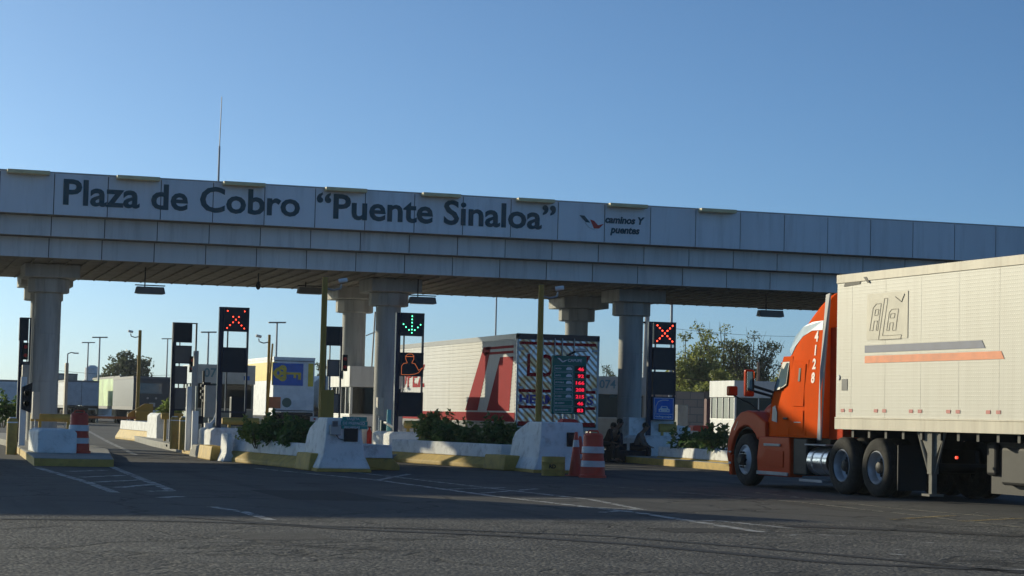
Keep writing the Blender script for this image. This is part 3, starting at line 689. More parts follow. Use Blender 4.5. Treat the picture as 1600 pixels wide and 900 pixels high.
cam_pole(219, 516, 95, .09, 'yellow camera pole rising before the tree at left', arm=-1, yb=650)
cam_pole(421, 523, 80, .065, 'slim yellow pole with a camera beside the key sign', arm=-1)
q = XP(414, 660, 78); q1 = XP(426, 537, 78)
m = MB(); m.cyl((0, 0, 0), (q1 - q, 0, ZP(426, 537, 78)), .05, .035, 10, M_yellowp); single(m, 'leaning_pole', 'leaning yellow pole crossing in front of the key trailer', 'pole', (q, 78, 0))
# lowered gate arm near far yellow pole
t = thing('barrier_gate', 'orange brown gate arm at the foot of the far yellow pole', 'barrier gate', (XP(222, 650, 90), 90, 0))
m = MB(); m.box(-.3, .3, -.25, .25, 0, 1.15, M_yellowp); m.build('housing', t, bevel=.04)
m = MB(); m.prism([(-.6, 0, .85), (-.6, 0, 1.0), (.1, 0, 1.45), (.45, 0, 1.45), (.45, 0, .95)], (0, .1, 0), M_yellowp); m.build('bracket', t)
m = MB(); m.box(-2.4, -.3, -.28, -.22, .78, .88, mat('gate_orange', (.45, .16, .06), .6, dirt=.3)); m.build('arm', t)
# ------------------------------------------------------------------ booths
def booth(x, y, w, L, zt_, z0, lab, sign=None, scol=M_white, base=M_white, signw=None):
    t = thing('toll_booth', lab, 'toll booth', (x, y, z0), group='toll booths on the islands'); H = zt_ - z0
    b = MB(); b.box(0, w, 0, L, 0, H * .40, base); b.build('lower_wall', t, bevel=.01)
    b = MB(); b.box(-.04, w + .04, -.04, L + .04, H * .74, H, scol); b.build('sign_band', t, bevel=.015)
    b = MB()
    for (px, py) in ((0, 0), (w - .08, 0), (0, L - .08), (w - .08, L - .08)): b.box(px, px + .08, py, py + .08, H * .402, H * .738, base)
    n = 4
    for k in range(1, n): b.box(.003, .053, L * k / n - .03, L * k / n + .03, H * .402, H * .738, base)
    b.box(w * .5 - .02, w * .5 + .02, .003, .05, H * .402, H * .738, base)
    b.build('window_frame', t)
    g = MB(); g.box(.03, w - .03, .03, L - .03, H * .405, H * .735, M_glass); g.build('glass', t)
    c = MB(); c.box(-.01, w + .01, -.012, L + .01, H * .39, H * .408, M_silver); c.build('sill', t)
    if sign:
        text(sign, H * .17, mat('booth_number_blue', (.10, .24, .34), .5), t, (w * .12 if signw is None else signw, -.052, H * .83), bold=.008)
    return t
b1 = booth(15.52, 66.2, 1.75, 2.7, 2.78, .2, 'white booth with sunlit side and red extinguisher, beside a column')
m = MB(); m.lathe([(.0, 0), (.075, .0), (.08, .03), (.08, .42), (.05, .49), (.025, .52), (.025, .58), (0, .58)], (0, 0, 0), (0, 0, 1), M_red, 16)
t = thing('fire_extinguisher', 'red fire extinguisher against the white booth wall', 'extinguisher', (XP(577, 700, 65.9), 65.95, .25)); m.build('cylinder', t, smooth=True)
m = MB(); m.path([(0, -.02, .56), (.07, -.03, .58), (.1, -.03, .35)], .012, M_black, 6); m.box(-.05, .05, -.02, .02, .57, .61, M_black); m.build('valve', t)
m = MB(); m.box(0, .28, 0, .2, 0, .28, M_grey); single(m, 'alarm_box', 'small grey box on the lit wall of the extinguisher booth', 'box', (15.40, 67.2, 2.40))['label'] = 'small grey box fixed to the sunlit band of the extinguisher booth'
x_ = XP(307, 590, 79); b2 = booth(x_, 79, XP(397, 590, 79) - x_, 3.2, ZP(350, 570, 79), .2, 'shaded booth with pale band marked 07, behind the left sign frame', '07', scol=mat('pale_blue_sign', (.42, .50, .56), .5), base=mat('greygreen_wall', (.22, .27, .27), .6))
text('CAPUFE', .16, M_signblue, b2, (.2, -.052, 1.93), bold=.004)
m = MB(); m.box(1.78, 2.0, -.052, -.045, 2.2, 2.36, M_blue); m.build('blue_mark', b2)
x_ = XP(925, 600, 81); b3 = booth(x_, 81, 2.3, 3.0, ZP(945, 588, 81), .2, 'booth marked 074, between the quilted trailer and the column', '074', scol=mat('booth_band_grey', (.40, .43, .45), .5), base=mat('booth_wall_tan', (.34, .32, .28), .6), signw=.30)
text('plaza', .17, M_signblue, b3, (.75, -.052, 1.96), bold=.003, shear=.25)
xr = XP(1148, 620, 82); booth(xr, 82, 2.2, 2.6, ZP(1130, 594, 82), .3, 'lone white booth with sunlit windows in front of the brick wall', base=M_white)

# equipment on island 2
def post(x, yt, yb, Y, w, m, name, lab, cat='post'):
    X_ = XP(x, (yt + yb) / 2, Y); zt_ = ZP(x, yt, Y); zb_ = max(ZP(x, yb, Y), .15)
    return single(MB().box(-w / 2, w / 2, -w / 2, w / 2, 0, zt_ - zb_, m), name, lab, cat, (X_, Y, zb_), bevel=.012)
post(294, 604, 716, 57.5, .13, M_white, 'equipment_post', 'slim white equipment post left of the booth marked 07')
post(304, 642, 716, 57.0, .16, M_white, 'equipment_post', 'stout short white equipment post before the booth marked 07')
post(301, 572, 700, 58.6, .10, M_cream, 'equipment_post', 'thin cream post just behind the white equipment posts')
def cabinet(x0, x1, yt, yb, Y, m, lab, d=.3, legs=True, screen=None):
    a, b = XP(x0, (yt + yb) / 2, Y), XP(x1, (yt + yb) / 2, Y); z1, z0 = ZP(x0, yt, Y), ZP(x0, yb, Y)
    t = thing('equipment_cabinet', lab, 'cabinet', (a, Y, .15), group='equipment cabinets on the islands')
    k = MB(); k.box(0, b - a, 0, d, z0 - .15, z1 - .15, m); k.build('case', t, bevel=.015)
    if legs: k = MB(); k.box((b - a) * .4, (b - a) * .6, d * .4, d * .6, 0, z0 - .15, M_silver); k.build('stand', t)
    k = MB(); k.box(.03, b - a - .03, -.008, 0, z0 - .10, z1 - .2, screen or m); k.build('door', t, bevel=.004)
cabinet(321, 338, 602, 652, 62, M_cream, 'tall cream cabinet left of the sign frame with dim red cross')
cabinet(303, 318, 650, 662, 59, M_black, 'small black reader box on a stand before the booth marked 07')
cabinet(303, 310, 548, 603, 60, M_cream, 'narrow cream cabinet high beside the red signal lamps', d=.2)
cabinet(361, 384, 620, 665, 62, M_black, 'black cabinet framed by the left sign frame')
cabinet(51, 62, 612, 655, 60, M_cream, 'cream cabinet left of the far left column foot')
cabinet(35, 46, 570, 600, 62, M_cream, 'cream cabinet high at the left edge of the column')
cabinet(595, 609, 657, 705, 62, mat('dark_green_metal', (.02, .07, .07), .5), 'dark green cabinet at the foot of the column right of the extinguisher', legs=False)
cabinet(590, 600, 621, 650, 61.5, M_cream, 'cream cabinet on the column right of the extinguisher')
cabinet(101, 106, 567, 660, 66, M_cream, 'slim cream cabinet right of the far left column')
# left equipment mast with black traffic signal
t = thing('traffic_signal', 'black traffic signal with visors on a white post at the far left', 'traffic light', (XP(36, 640, 59), 59, .15))
m = MB(); m.box(-.08, .08, .0, .14, 0, 1.9, M_white); m.build('post', t, bevel=.01)
m = MB(); m.prism([(-.05, -.05, 1.02), (.2, -.05, .92), (.22, -.05, 1.75), (-.05, -.05, 1.62)], (0, .04, 0), M_black); m.box(.0, .17, -.01, .18, 1.02, 1.62, M_black)
for z in (1.17, 1.45): m.lathe([(.085, 0), (.085, .14), (.075, .14), (.075, .0)], (.085, -.19, z), (0, 1, 0), M_black, 14)
m.build('signal_head', t)
m = MB()
for z in (1.17, 1.45): m.cyl((.085, -.012, z), (.085, -.06, z), .07, .07, 14, mat('unlit_lens', (.06, .04, .04), .2))
m.build('lamp', t)
# traffic light at booth 07
t = thing('traffic_signal', 'black traffic signal hanging before the booth marked 07', 'traffic light', (XP(317, 640, 64), 64, .15))
m = MB(); m.box(-.03, .03, .02, .08, 0, 2.3, M_dark); m.build('post', t)
m = MB(); m.box(-.02, .2, -.1, .08, 1.35, 1.95, M_black)
for z in (1.48, 1.66, 1.84): m.box(-.1, -.02, -.14, -.02, z - .04, z + .05, M_black)
m.build('signal_head', t, bevel=.01)
# ticket reader stand in front of island 2 (bent white post)
m = MB(); m.path([(0, 0, 0), (0, 0, .85), (.14, 0, 1.0), (.22, 0, 1.22)], .045, M_white, 10); m.box(-.12, .08, -.08, .1, .80, .92, M_white)
single(m, 'reader_stand', 'small white bent stand beside the pale concrete block at left', 'stand', (XP(325, 712, 56.2), 56.2, .0))
m = MB(); m.box(0, .12, 0, .05, .4, 1.1, mat('cyan_cloth', (.15, .45, .5), .7)); single(m, 'hanging_sign', 'narrow cyan sign beside the dark green cabinet', 'sign', (XP(604, 690, 60.5), 60.5, .3))
m = MB(); m.prism([(0, 0, 0), (.42, 0, -.24), (.43, 0, -.20), (.0, 0, .05)], (0, .3, 0), M_white); single(m, 'tray', 'tilted white tray above the pale block below the green arrow board', 'tray', (XP(603, 673, 60), 60, 1.0))

# ------------------------------------------------------------------ fare board
Yb = 49.6; xa, xb = XP(863, 600, Yb), XP(916, 600, Yb); za, zb2 = ZP(889, 647, Yb), ZP(889, 556, Yb); Wb, Hb = xb - xa, zb2 - za
fb = thing('fare_board', 'green toll fare board with red digits above the right end block', 'sign', (xa, Yb, za))
m = MB(); m.box(0, Wb, 0, .12, 0, Hb, M_green); m.build('panel', fb, bevel=.015)
m = MB(); m.box(Wb * .35, Wb * .35 + .07, .03, .10, -za, 0, M_silver); m.box(Wb * .7, Wb * .7 + .07, .03, .10, -za, 0, M_silver); m.build('post', fb)
text('CAPUFE', .095, M_whitel, fb, (Wb * .44, -.004, Hb * .90), bold=.002, width=Wb * .42)
m = MB(); f_ = lambda u, v: (u * Wb, -.006, v * Hb)
m.prism([f_(.12, .96), f_(.20, .955), f_(.30, .90), f_(.27, .89)], (0, .005, 0), M_whitel); m.prism([f_(.27, .885), f_(.33, .89), f_(.44, .935), f_(.33, .915)], (0, .005, 0), M_whitel); m.build('emblem', fb)
rowsv = [('MOTO', 1), ('AUTO', 1), ('AUTOBUS', 1), ('CAMION', 1), ('2-4 EJES', 1), ('EJE LIGERO', 0), ('EJE EXCEDENTE', 0)]
digs = ['46', '92', '166', '208', '215', '46', '83']
for i, (s_, ic) in enumerate(rowsv):
    z = .83 - i * .118
    m = MB(); e = .006
    m.box(.06 * Wb, .60 * Wb, -.004, 0, z * Hb - e, z * Hb, M_whitel); m.box(.06 * Wb, .60 * Wb, -.004, 0, (z - .095) * Hb - e, (z - .095) * Hb, M_whitel)
    m.box(.06 * Wb, .06 * Wb + e, -.004, 0, (z - .095) * Hb, z * Hb - e, M_whitel); m.box(.60 * Wb - e, .60 * Wb, -.004, 0, (z - .095) * Hb, z * Hb - e, M_whitel)
    if ic: m.prism([f_(.40, z - .075), f_(.57, z - .075), f_(.57, z - .05), f_(.53, z - .025), f_(.44, z - .025), f_(.40, z - .05)], (0, .003, 0), M_whitel)
    m.build('fare_row', fb)
    text(s_, .05, M_whitel, fb, (.085 * Wb, -.004, (z - .065) * Hb), bold=.001, ext=.002)
    m = MB(); m.box(.66 * Wb, .96 * Wb, -.004, 0, (z - .095) * Hb, z * Hb, M_black); m.build('digit_window', fb)
    text(digs[i], .115, M_ledpink, fb, ((.69 if len(digs[i]) > 2 else .74) * Wb, -.01, (z - .083) * Hb), bold=.004, ext=.002, name='fare_digits', width=(.25 if len(digs[i]) > 2 else .18) * Wb)
m = MB(); m.path([(Wb * .42, .05, Hb), (Wb * .70, -.05, Hb + .14)], .03, M_black, 8); m.build('lamp_arm', fb)
m = MB(); m.prism([(Wb * .62, -.1, Hb + .10), (Wb * .98, -.1, Hb + .11), (Wb * .94, -.1, Hb + .19), (Wb * .66, -.1, Hb + .19)], (0, .14, 0), M_silver); m.build('lamp', fb, bevel=.02)
m = MB(); m.box(.1, .55, .0, .3, .0, .10, M_red)
single(MB().prism([(0, 0, 0), (.5, 0, 0), (.42, 0, .10), (.1, 0, .12)], (0, .35, 0), M_red), 'folded_sheet', 'crumpled red sheet lying on top of the right end block', 'sheet', (XP(874, 655, 48.3), 48.2, 1.15), bevel=.03)
# little notice in the right planter
t = thing('notice_board', 'small white handwritten notice by the dark shrubs left of the orange truck', 'sign', (XP(1058, 680, 58.6), 58.6, .1))
m = MB(); m.prism([(0, 0, .68), (.42, 0, .64), (.42, 0, .98), (0, 0, 1.05)], (0, .02, 0), M_white); m.build('panel', t)
m = MB(); m.box(.17, .22, .021, .06, 0, .9, M_bark); m.build('stake', t)
text('CAJA', .12, M_signblue, t, (.05, -.006, .87)); text('LENTO', .10, M_signblue, t, (.05, -.006, .73))

# ------------------------------------------------------------------ wheels
def make_wheel(t, x, y, r=.53, wd=.28, dual=False, side=-1, steer=False, name='wheel'):
    """outer face at x, tyre extends inward"""
    s = -side; ax = (s, 0, 0)
    m = MB(); rr = .30
    def tyre(o):
        m.lathe([(rr, .03), (rr + .02, .0), (r - .12, -.012), (r - .05, .005), (r - .01, .04), (r, .07), (r, wd - .07), (r - .01, wd - .04), (r - .05, wd - .005), (rr, wd)], (x + s * o, y, r), ax, M_rubber, 40, cap=False)
        for k in (.09, .14, .19): m.lathe([(r + .001, k), (r + .001, k + .012)], (x + s * o, y, r), ax, M_joint, 40, cap=False)
    tyre(0)
    if dual: tyre(wd + .05)
    w_ = m.build(name, t, smooth=True)
    m = MB()
    if dual:
        m.lathe([(rr + .005, .022), (rr - .012, .008), (rr - .03, .03), (rr - .045, .15), (.20, .19), (.125, .19), (0, .19)], (x, y, r), ax, M_alu, 32, cap=False)
    else:
        m.lathe([(rr + .005, .022), (rr - .015, .005), (rr - .035, .03), (rr - .05, .05), (.22, .02), (.17, -.02), (.12, -.02), (.11, -.08), (.08, -.11), (0, -.11)], (x, y, r), ax, M_alu, 32, cap=False)
    rim = m.build('rim', w_, smooth=True)
    m = MB()
    if dual: m.lathe([(.115, .185), (.10, .06), (.06, .04), (0, .04)], (x, y, r), ax, M_dark, 20, cap=False); m.lathe([(.20, .185), (.125, .183)], (x, y, r), ax, M_dark, 24, cap=False)
    else: m.lathe([(.125, -.022), (.115, -.09), (.08, -.12), (0, -.12)], (x, y, r), ax, M_dark, 20, cap=False)
    m.build('hub', rim, smooth=True)
    m = MB(); h = .17 if dual else -.04
    for k in range(10):
        a = k * math.pi / 5; m.cyl((x + s * (h + .01), y + .155 * math.cos(a), r + .155 * math.sin(a)), (x + s * (h - .035), y + .155 * math.cos(a), r + .155 * math.sin(a)), .022, .016, 6, M_dark)
    m.build('wheel_nut', rim)
    return w_

# ------------------------------------------------------------------ orange tractor
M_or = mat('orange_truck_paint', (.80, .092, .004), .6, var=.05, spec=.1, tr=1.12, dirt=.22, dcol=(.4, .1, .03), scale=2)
M_or_shaded = mat('orange_shaded_paint', (.55, .048, .008), .28, var=.04, spec=.25, tr=1.15, dirt=.12, dcol=(.3, .06, .03), scale=2)  # truck orange with shade put into the tone, for bonnet and shaded parts
M_grs = mat('grey_fairing_edge', (.30, .31, .33), .4, dirt=.3)
M_chr = mat('chrome', (.55, .55, .56), .28, metal=1, var=.03)
HT = R(2.3)
tr = thing('semi_tractor', 'orange sleeper lorry cab numbered 4128 pulling the white trailer', 'truck', (18.95, 35.3, 0), HT)
def sec(y, zb, zt_, wb, wt, n=7, rz=.22):
    """closed ring in xz at y; sides taper from wb to wt with rounded shoulder"""
    pts = [(-wb, y, zb)]
    zs = zt_ - rz
    pts.append((-wb, y, min(zb + .5 * (zs - zb), 1.9 if zs > 2 else zs)))
    for k in range(n):
        a = math.pi / 2 * k / (n - 1); pts.append((-wt - 0 + (1 - math.cos(a)) * rz * 1.4, y, zs + rz * math.sin(a)))
    r_ = [(-p[0], p[1], p[2]) for p in reversed(pts)]
    return pts + r_
cab = MB()
prof = [(1.15, 3.84), (1.32, 3.82), (1.55, 3.70), (1.85, 3.50), (2.15, 3.27), (2.45, 3.02), (2.72, 2.76), (2.92, 2.50)]
secs = [sec(y, 1.02, z, 1.235, 1.235 - max(0, (z - 2.2)) * .085 - max(0, y - 2.2) * .10, rz=.30) for y, z in prof]
secs += [sec(3.12, 1.02, 2.22, 1.20, 1.10, rz=.12), sec(3.34, 1.02, 1.86, 1.18, 1.08, rz=.10), sec(3.5, 1.02, 1.70, 1.16, 1.06, rz=.08)]
cab.loft(secs, M_or); co = cab.build('cab_body', tr, smooth=True, ang=40)
# roof fairing centre bulge
# bonnet
hd = MB(); hs = []
for y, zt_, wd_ in ((3.45, 1.80, .98), (3.8, 1.80, .95), (4.2, 1.70, .90), (4.6, 1.52, .84), (4.95, 1.28, .76), (5.15, 1.0, .68), (5.2, .7, .66)):
    hs.append(sec(y, .55, zt_, wd_ + .02, wd_, rz=.22 if zt_ > 1 else .1))
hd.loft(hs, M_or_shaded); bon = hd.build('bonnet', tr, smooth=True, ang=50)
m = MB(); m.box(-.55, .55, 5.19, 5.23, .62, 1.05, M_chr)
for k in range(7): m.box(-.52, .52, 5.23, 5.24, .65 + k * .055, .67 + k * .055, M_dark)
m.build('grille', tr)
for sx in (-1, 1):
    f = MB(); P = [(5.10, .34), (5.22, .60), (5.18, .90), (5.05, 1.15), (4.85, 1.36), (4.6, 1.49), (4.3, 1.53), (4.0, 1.50), (3.72, 1.40), (3.45, 1.30), (3.45, .98), (3.70, .98)]
    for k in range(11):
        a = R(140 - 15 * k + 4); P.append((4.36 + .67 * math.cos(a), .54 + .67 * math.sin(a)))
    P.append((5.03, .34))
    xa_, xb_ = (-1.24, -.80) if sx < 0 else (.80, 1.24)
    f.prism([(xa_, y, z) for y, z in P], (xb_ - xa_, 0, 0), M_or_shaded)
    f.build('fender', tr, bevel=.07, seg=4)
    f = MB(); 
    for k in range(12):
        a, b = R(-15 + 17 * k), R(-15 + 17 * (k + 1)); q = lambda t_, r_: (4.36 + r_ * math.cos(t_), .54 + r_ * math.sin(t_))
        (y0, z0), (y1, z1), (y2, z2), (y3, z3) = q(a, .655), q(b, .655), q(b, .63), q(a, .63)
        f.prism([(sx * 1.18, y0, z0), (sx * 1.18, y1, z1), (sx * 1.18, y2, z2), (sx * 1.18, y3, z3)], (-sx * .5, 0, 0), M_dark)
    f.build('wheel_arch', tr)
    hl = MB(); hl.prism([(sx * 1.17, 5.02, 1.08), (sx * 1.245, 4.86, 1.12), (sx * 1.245, 4.70, 1.30), (sx * 1.1, 4.84, 1.36), (sx * .95, 5.1, 1.12)], (0, .015, -.0), mat('headlamp_glass', (.55, .58, .6), .1, spec=1)); hl.build('headlight', tr)
m = MB(); m.prism([(-1.2, 5.0, .22), (-1.24, 4.98, .58), (-1.22, 5.0, .60), (-1.0, 5.24, .62), (-.6, 5.30, .62), (-.6, 5.28, .2), (-1.0, 5.22, .18)][::1], (0, 0, .001), M_or_shaded)
m = MB(); m.prism([(-1.24, 4.96, .2), (-1.22, 5.14, .2), (-1.0, 5.27, .2), (1.0, 5.27, .2), (1.22, 5.14, .2), (1.24, 4.96, .2)], (0, 0, .42), M_or_shaded); m.build('bumper', tr, bevel=.04, seg=3)
m = MB(); m.box(-1.252, -1.243, 4.99, 5.10, .43, .47, M_reflw); m.box(-1.252, -1.243, 4.99, 5.1, .66, .69, M_grs); m.build('marker_strip', tr)
# door, window, panels (left and right)
for sx in (-1, 1):
    def fx(z, y):  # cab side x at height z
        yy = min(max(y, 1.15), 2.92)
        for (ya, za), (yb, zb) in zip(prof[:-1], prof[1:]):
            if yy <= yb: top_ = za + (zb - za) * (yy - ya) / (yb - ya); break
        wt = 1.235 - max(0, (top_ - 2.2)) * .085 - max(0, yy - 2.2) * .10; zs = top_ - .30
        if y > 2.92: wt = 1.12; zs = 2.0
        z_lo = 1.9 if zs > 2 else zs
        wb = 1.235 - max(0, y - 2.92) * .10
        return wb + (wt - wb) * min(1, max(0, (z - z_lo) / max(.01, zs - z_lo)))
    def side(pts, d0, d1, m_, nm, par=tr, bev=0):
        q = MB(); out = []
        a_ = [(sx * (fx(z, y) + d0), y, z) for y, z in pts]; b_ = [(sx * (fx(z, y) + d1), y, z) for y, z in pts]; n = len(pts)
        fs = [tuple(range(n)), tuple(range(2 * n - 1, n - 1, -1))] + [((i + 1) % n, i, n + i, n + (i + 1) % n) for i in range(n)]
        q.add(a_ + b_, fs, m_); o = q.build(nm, par, bevel=bev); 
        bm = bmesh.new(); bm.from_mesh(o.data); bmesh.ops.recalc_face_normals(bm, faces=bm.faces); bm.to_mesh(o.data); bm.free(); return o
    door = side([(2.46, 1.04), (3.20, 1.04), (3.34, 1.5), (3.28, 1.72), (2.90, 2.60), (2.46, 2.60)], -.05, .012, M_or, 'door', bev=.01)
    side([(2.60, 2.03), (2.75, 1.98), (3.14, 1.90), (3.12, 2.0), (2.92, 2.50), (2.60, 2.50)], 0, .02, M_black, 'window_seal', door, .01)
    side([(2.63, 2.06), (2.76, 2.01), (3.09, 1.94), (2.90, 2.47), (2.63, 2.47)], .01, .024, mat('cab_glass', (.10, .15, .17), .04, spec=.3), 'window', door)
    side([(2.84, 1.95), (3.10, 1.93), (3.02, 2.13), (2.86, 2.15)], .02, .028, M_black, 'quarter_light', door)
    side([(2.50, 1.36), (2.66, 1.36), (2.66, 1.40), (2.50, 1.40)], .012, .035, M_dark, 'handle', door, .008)
    side([(2.95, 1.30), (3.22, 1.33), (3.18, 1.60), (3.05, 1.63), (2.95, 1.50)], .012, .02, M_grs, 'badge', door)
    slp = side([(1.75, 1.05), (2.40, 1.05), (2.40, 2.52), (1.75, 2.52)], -.03, .010, M_or, 'sleeper_panel', bev=.012)
    side([(1.85, 1.62), (2.30, 1.62), (2.30, 2.44), (1.85, 2.44)], .010, .020, M_or, 'hatch', slp, .01)
    side([(2.03, 2.10), (2.11, 2.10), (2.11, 2.36), (2.03, 2.36)], .020, .024, M_dark, 'slot_window', slp, .01)
    side([(1.85, 1.12), (2.30, 1.12), (2.30, 1.54), (1.85, 1.54)], .010, .018, M_or, 'lower_hatch', slp, .01)
    side([(1.95, 1.30), (2.22, 1.30), (2.22, 1.32), (1.95, 1.32)], .018, .022, M_grs, 'trim', slp)
    # roof stripe
    st = [(1.32, 3.08), (1.32, 3.26), (1.75, 3.245), (2.1, 3.16), (2.42, 2.98), (2.66, 2.72), (2.58, 2.62), (2.4, 2.80), (2.1, 2.98), (1.75, 3.08)]
    side([(y, z) for y, z in st], -.03, .006, mat('pale_blue_stripe', (.25, .42, .58), .4), 'roof_stripe')
    # fairing extender behind the sleeper
    q = MB(); q.prism([(sx * 1.24, 1.15, .98), (sx * 1.24, 1.30, .98), (sx * 1.245, 1.22, 2.3), (sx * 1.15, 1.20, 3.75), (sx * 1.13, 1.06, 3.78), (sx * 1.225, 1.08, 2.3)], (sx * -.03, 0, 0), M_grs); q.build('fairing_edge', tr, bevel=.01)
    q = MB(); q.box(min(sx * 1.06, sx * 1.02), max(sx * 1.06, sx * 1.02), .62, 1.148, 1.0, 3.12, M_or_shaded); q.build('side_extender', tr, bevel=.01)
    # skirt between fender and steps
    q = MB(); q.prism([(sx * 1.26, 2.36, .24), (sx * 1.26, 3.74, .24), (sx * 1.26, 3.80, .60), (sx * 1.25, 3.72, 1.015), (sx * 1.25, 2.42, 1.015), (sx * 1.25, 2.36, .8)], (sx * -.30, 0, 0), M_or_shaded); sk = q.build('side_skirt', tr, bevel=.03)
    q = MB(); xx = (sx * 1.262, sx * 1.285); q.box(min(xx), max(xx), 2.40, 3.75, .26, .33, M_grs); q.box(min(xx), max(xx), 2.75, 3.45, .83, .88, M_grs); q.build('step', sk, bevel=.008)
    q = MB(); q.prism([(sx * 1.262, 2.62, .42), (sx * 1.262, 3.5, .42), (sx * 1.262, 3.4, .76), (sx * 1.262, 2.62, .74)], (sx * .010, 0, 0), M_or_shaded); q.build('skirt_panel', sk, bevel=.008)
    # mirrors
    mr_ = MB(); mr_.box(min(sx * 1.42, sx * 1.62), max(sx * 1.42, sx * 1.62), 3.60, 3.72, 1.80, 2.34, M_or_shaded); mi = mr_.build('mirror', tr, bevel=.035, seg=3)
    mr_ = MB(); mr_.box(min(sx * 1.44, sx * 1.60), max(sx * 1.44, sx * 1.60), 3.585, 3.60, 1.90, 2.30, mat('mirror_glass', (.6, .6, .6), .03, metal=1, var=0)); mr_.build('mirror_glass', mi)
    mr_ = MB(); mr_.path([(sx * 1.45, 3.66, 2.02), (sx * 1.12, 3.25, 1.88)], .028, M_black, 8); mr_.path([(sx * 1.45, 3.66, 1.92), (sx * 1.12, 3.3, 1.80)], .026, M_black, 8); mr_.build('mirror_arm', mi)
    mr_ = MB(); mr_.box(min(sx * 1.30, sx * 1.50), max(sx * 1.30, sx * 1.50), 4.60, 4.75, 1.82, 2.02, M_or_shaded); hm = mr_.build('bonnet_mirror', tr, bevel=.03)
    mr_ = MB(); mr_.path([(sx * 1.40, 4.66, 1.84), (sx * 1.15, 4.3, 1.66), (sx * 1.02, 4.15, 1.50)], .016, M_black, 6); mr_.build('mirror_arm', hm)
    # windscreen pillar strip
    mr_ = MB(); mr_.path([(sx * 1.03, 3.62, 1.78), (sx * 1.06, 3.38, 1.98), (sx * 1.08, 3.0, 2.52)], .03, M_dark, 8); mr_.build('windscreen_pillar', tr)
    # tanks, steps
    q = MB(); q.cyl((sx * .96, .95, .58), (sx * .96, 1.72, .58), .27, .27, 28, M_chr); tk = q.build('fuel_tank', tr, smooth=True, bevel=.0)
    q = MB()
    for yy_ in (1.12, 1.50): q.lathe([(.278, 0), (.278, .05)], (sx * .96, yy_, .58), (0, 1, 0), M_silver, 28)
    q.build('tank_strap', tk)
    q = MB(); q.box(min(sx * 1.24, sx * 1.0), max(sx * 1.24, sx * 1.0), .95, 1.80, .875, .905, M_grs); q.box(min(sx * 1.27, sx * 1.0), max(sx * 1.27, sx * 1.0), 1.02, 1.95, .18, .23, M_grs); q.build('step', tr, bevel=.008)
    q = MB(); q.box(min(sx * 1.2, sx * .55), max(sx * 1.2, sx * .55), 1.78, 2.34, .30, 1.0, M_dark); q.build('battery_box', tr, bevel=.03)
    make_wheel(tr, sx * 1.25, 4.36, side=sx)
    for yy_ in (.33, -.94): make_wheel(tr, sx * 1.25, yy_, dual=True, side=sx)
    q = MB(); q.box(min(sx * 1.24, sx * .66), max(sx * 1.24, sx * .66), -1.72, -1.70, .15, .95, M_black); q.build('mud_flap', tr)
m = MB(); m.box(-.42, -.34, -1.7, 4.9, .62, .88, M_dark); m.box(.34, .42, -1.7, 4.9, .62, .88, M_dark); m.box(-.6, .6, -.9, .4, .88, 1.10, M_dark); m.box(-.3, .3, 2.3, 4.3, .35, .75, M_dark)
for yy_ in (.33, -.94, 4.36): m.cyl((-.95, yy_, .53), (.95, yy_, .53), .09, .09, 12, M_dark)
m.box(-1.0, 1.0, 1.2, 3.6, .90, 1.018, M_dark); m.build('chassis', tr)
m = MB(); m.box(-.9, .9, 1.10, 1.148, 1.1, 3.2, M_or_shaded); m.box(-1.0, 1.0, 1.06, 1.1, 3.05, 3.12, M_grs); m.path([(-1.0, 1.02, 1.3), (-1.0, 1.02, 2.5)], .022, M_grs, 8); m.build('sleeper_back', tr)
m = MB(); m.prism([(-.9, 3.63, 1.80), (.9, 3.63, 1.80), (.95, 3.0, 2.56), (-.95, 3.0, 2.56)], (0, .02, .015), M_glass); m.build('windscreen', tr)
m = MB(); m.prism([(-1.0, 3.06, 2.55), (1.0, 3.06, 2.55), (1.0, 3.3, 2.44), (-1.0, 3.3, 2.44)], (0, 0, .05), M_or); m.build('sun_visor', tr, bevel=.02)
M_num = mat('pale_number', (.78, .62, .55), .5)
for i, chh in enumerate('4128'):
    z = 2.90 - i * .265; text(chh, .27, M_num, tr, (-1.239 + (z + .09 - 1.9) * .082, 1.60, z - .03), rot=(R(90) - R(4.6), 0, R(-90)), bold=.010, name='fleet_number', ext=.012)

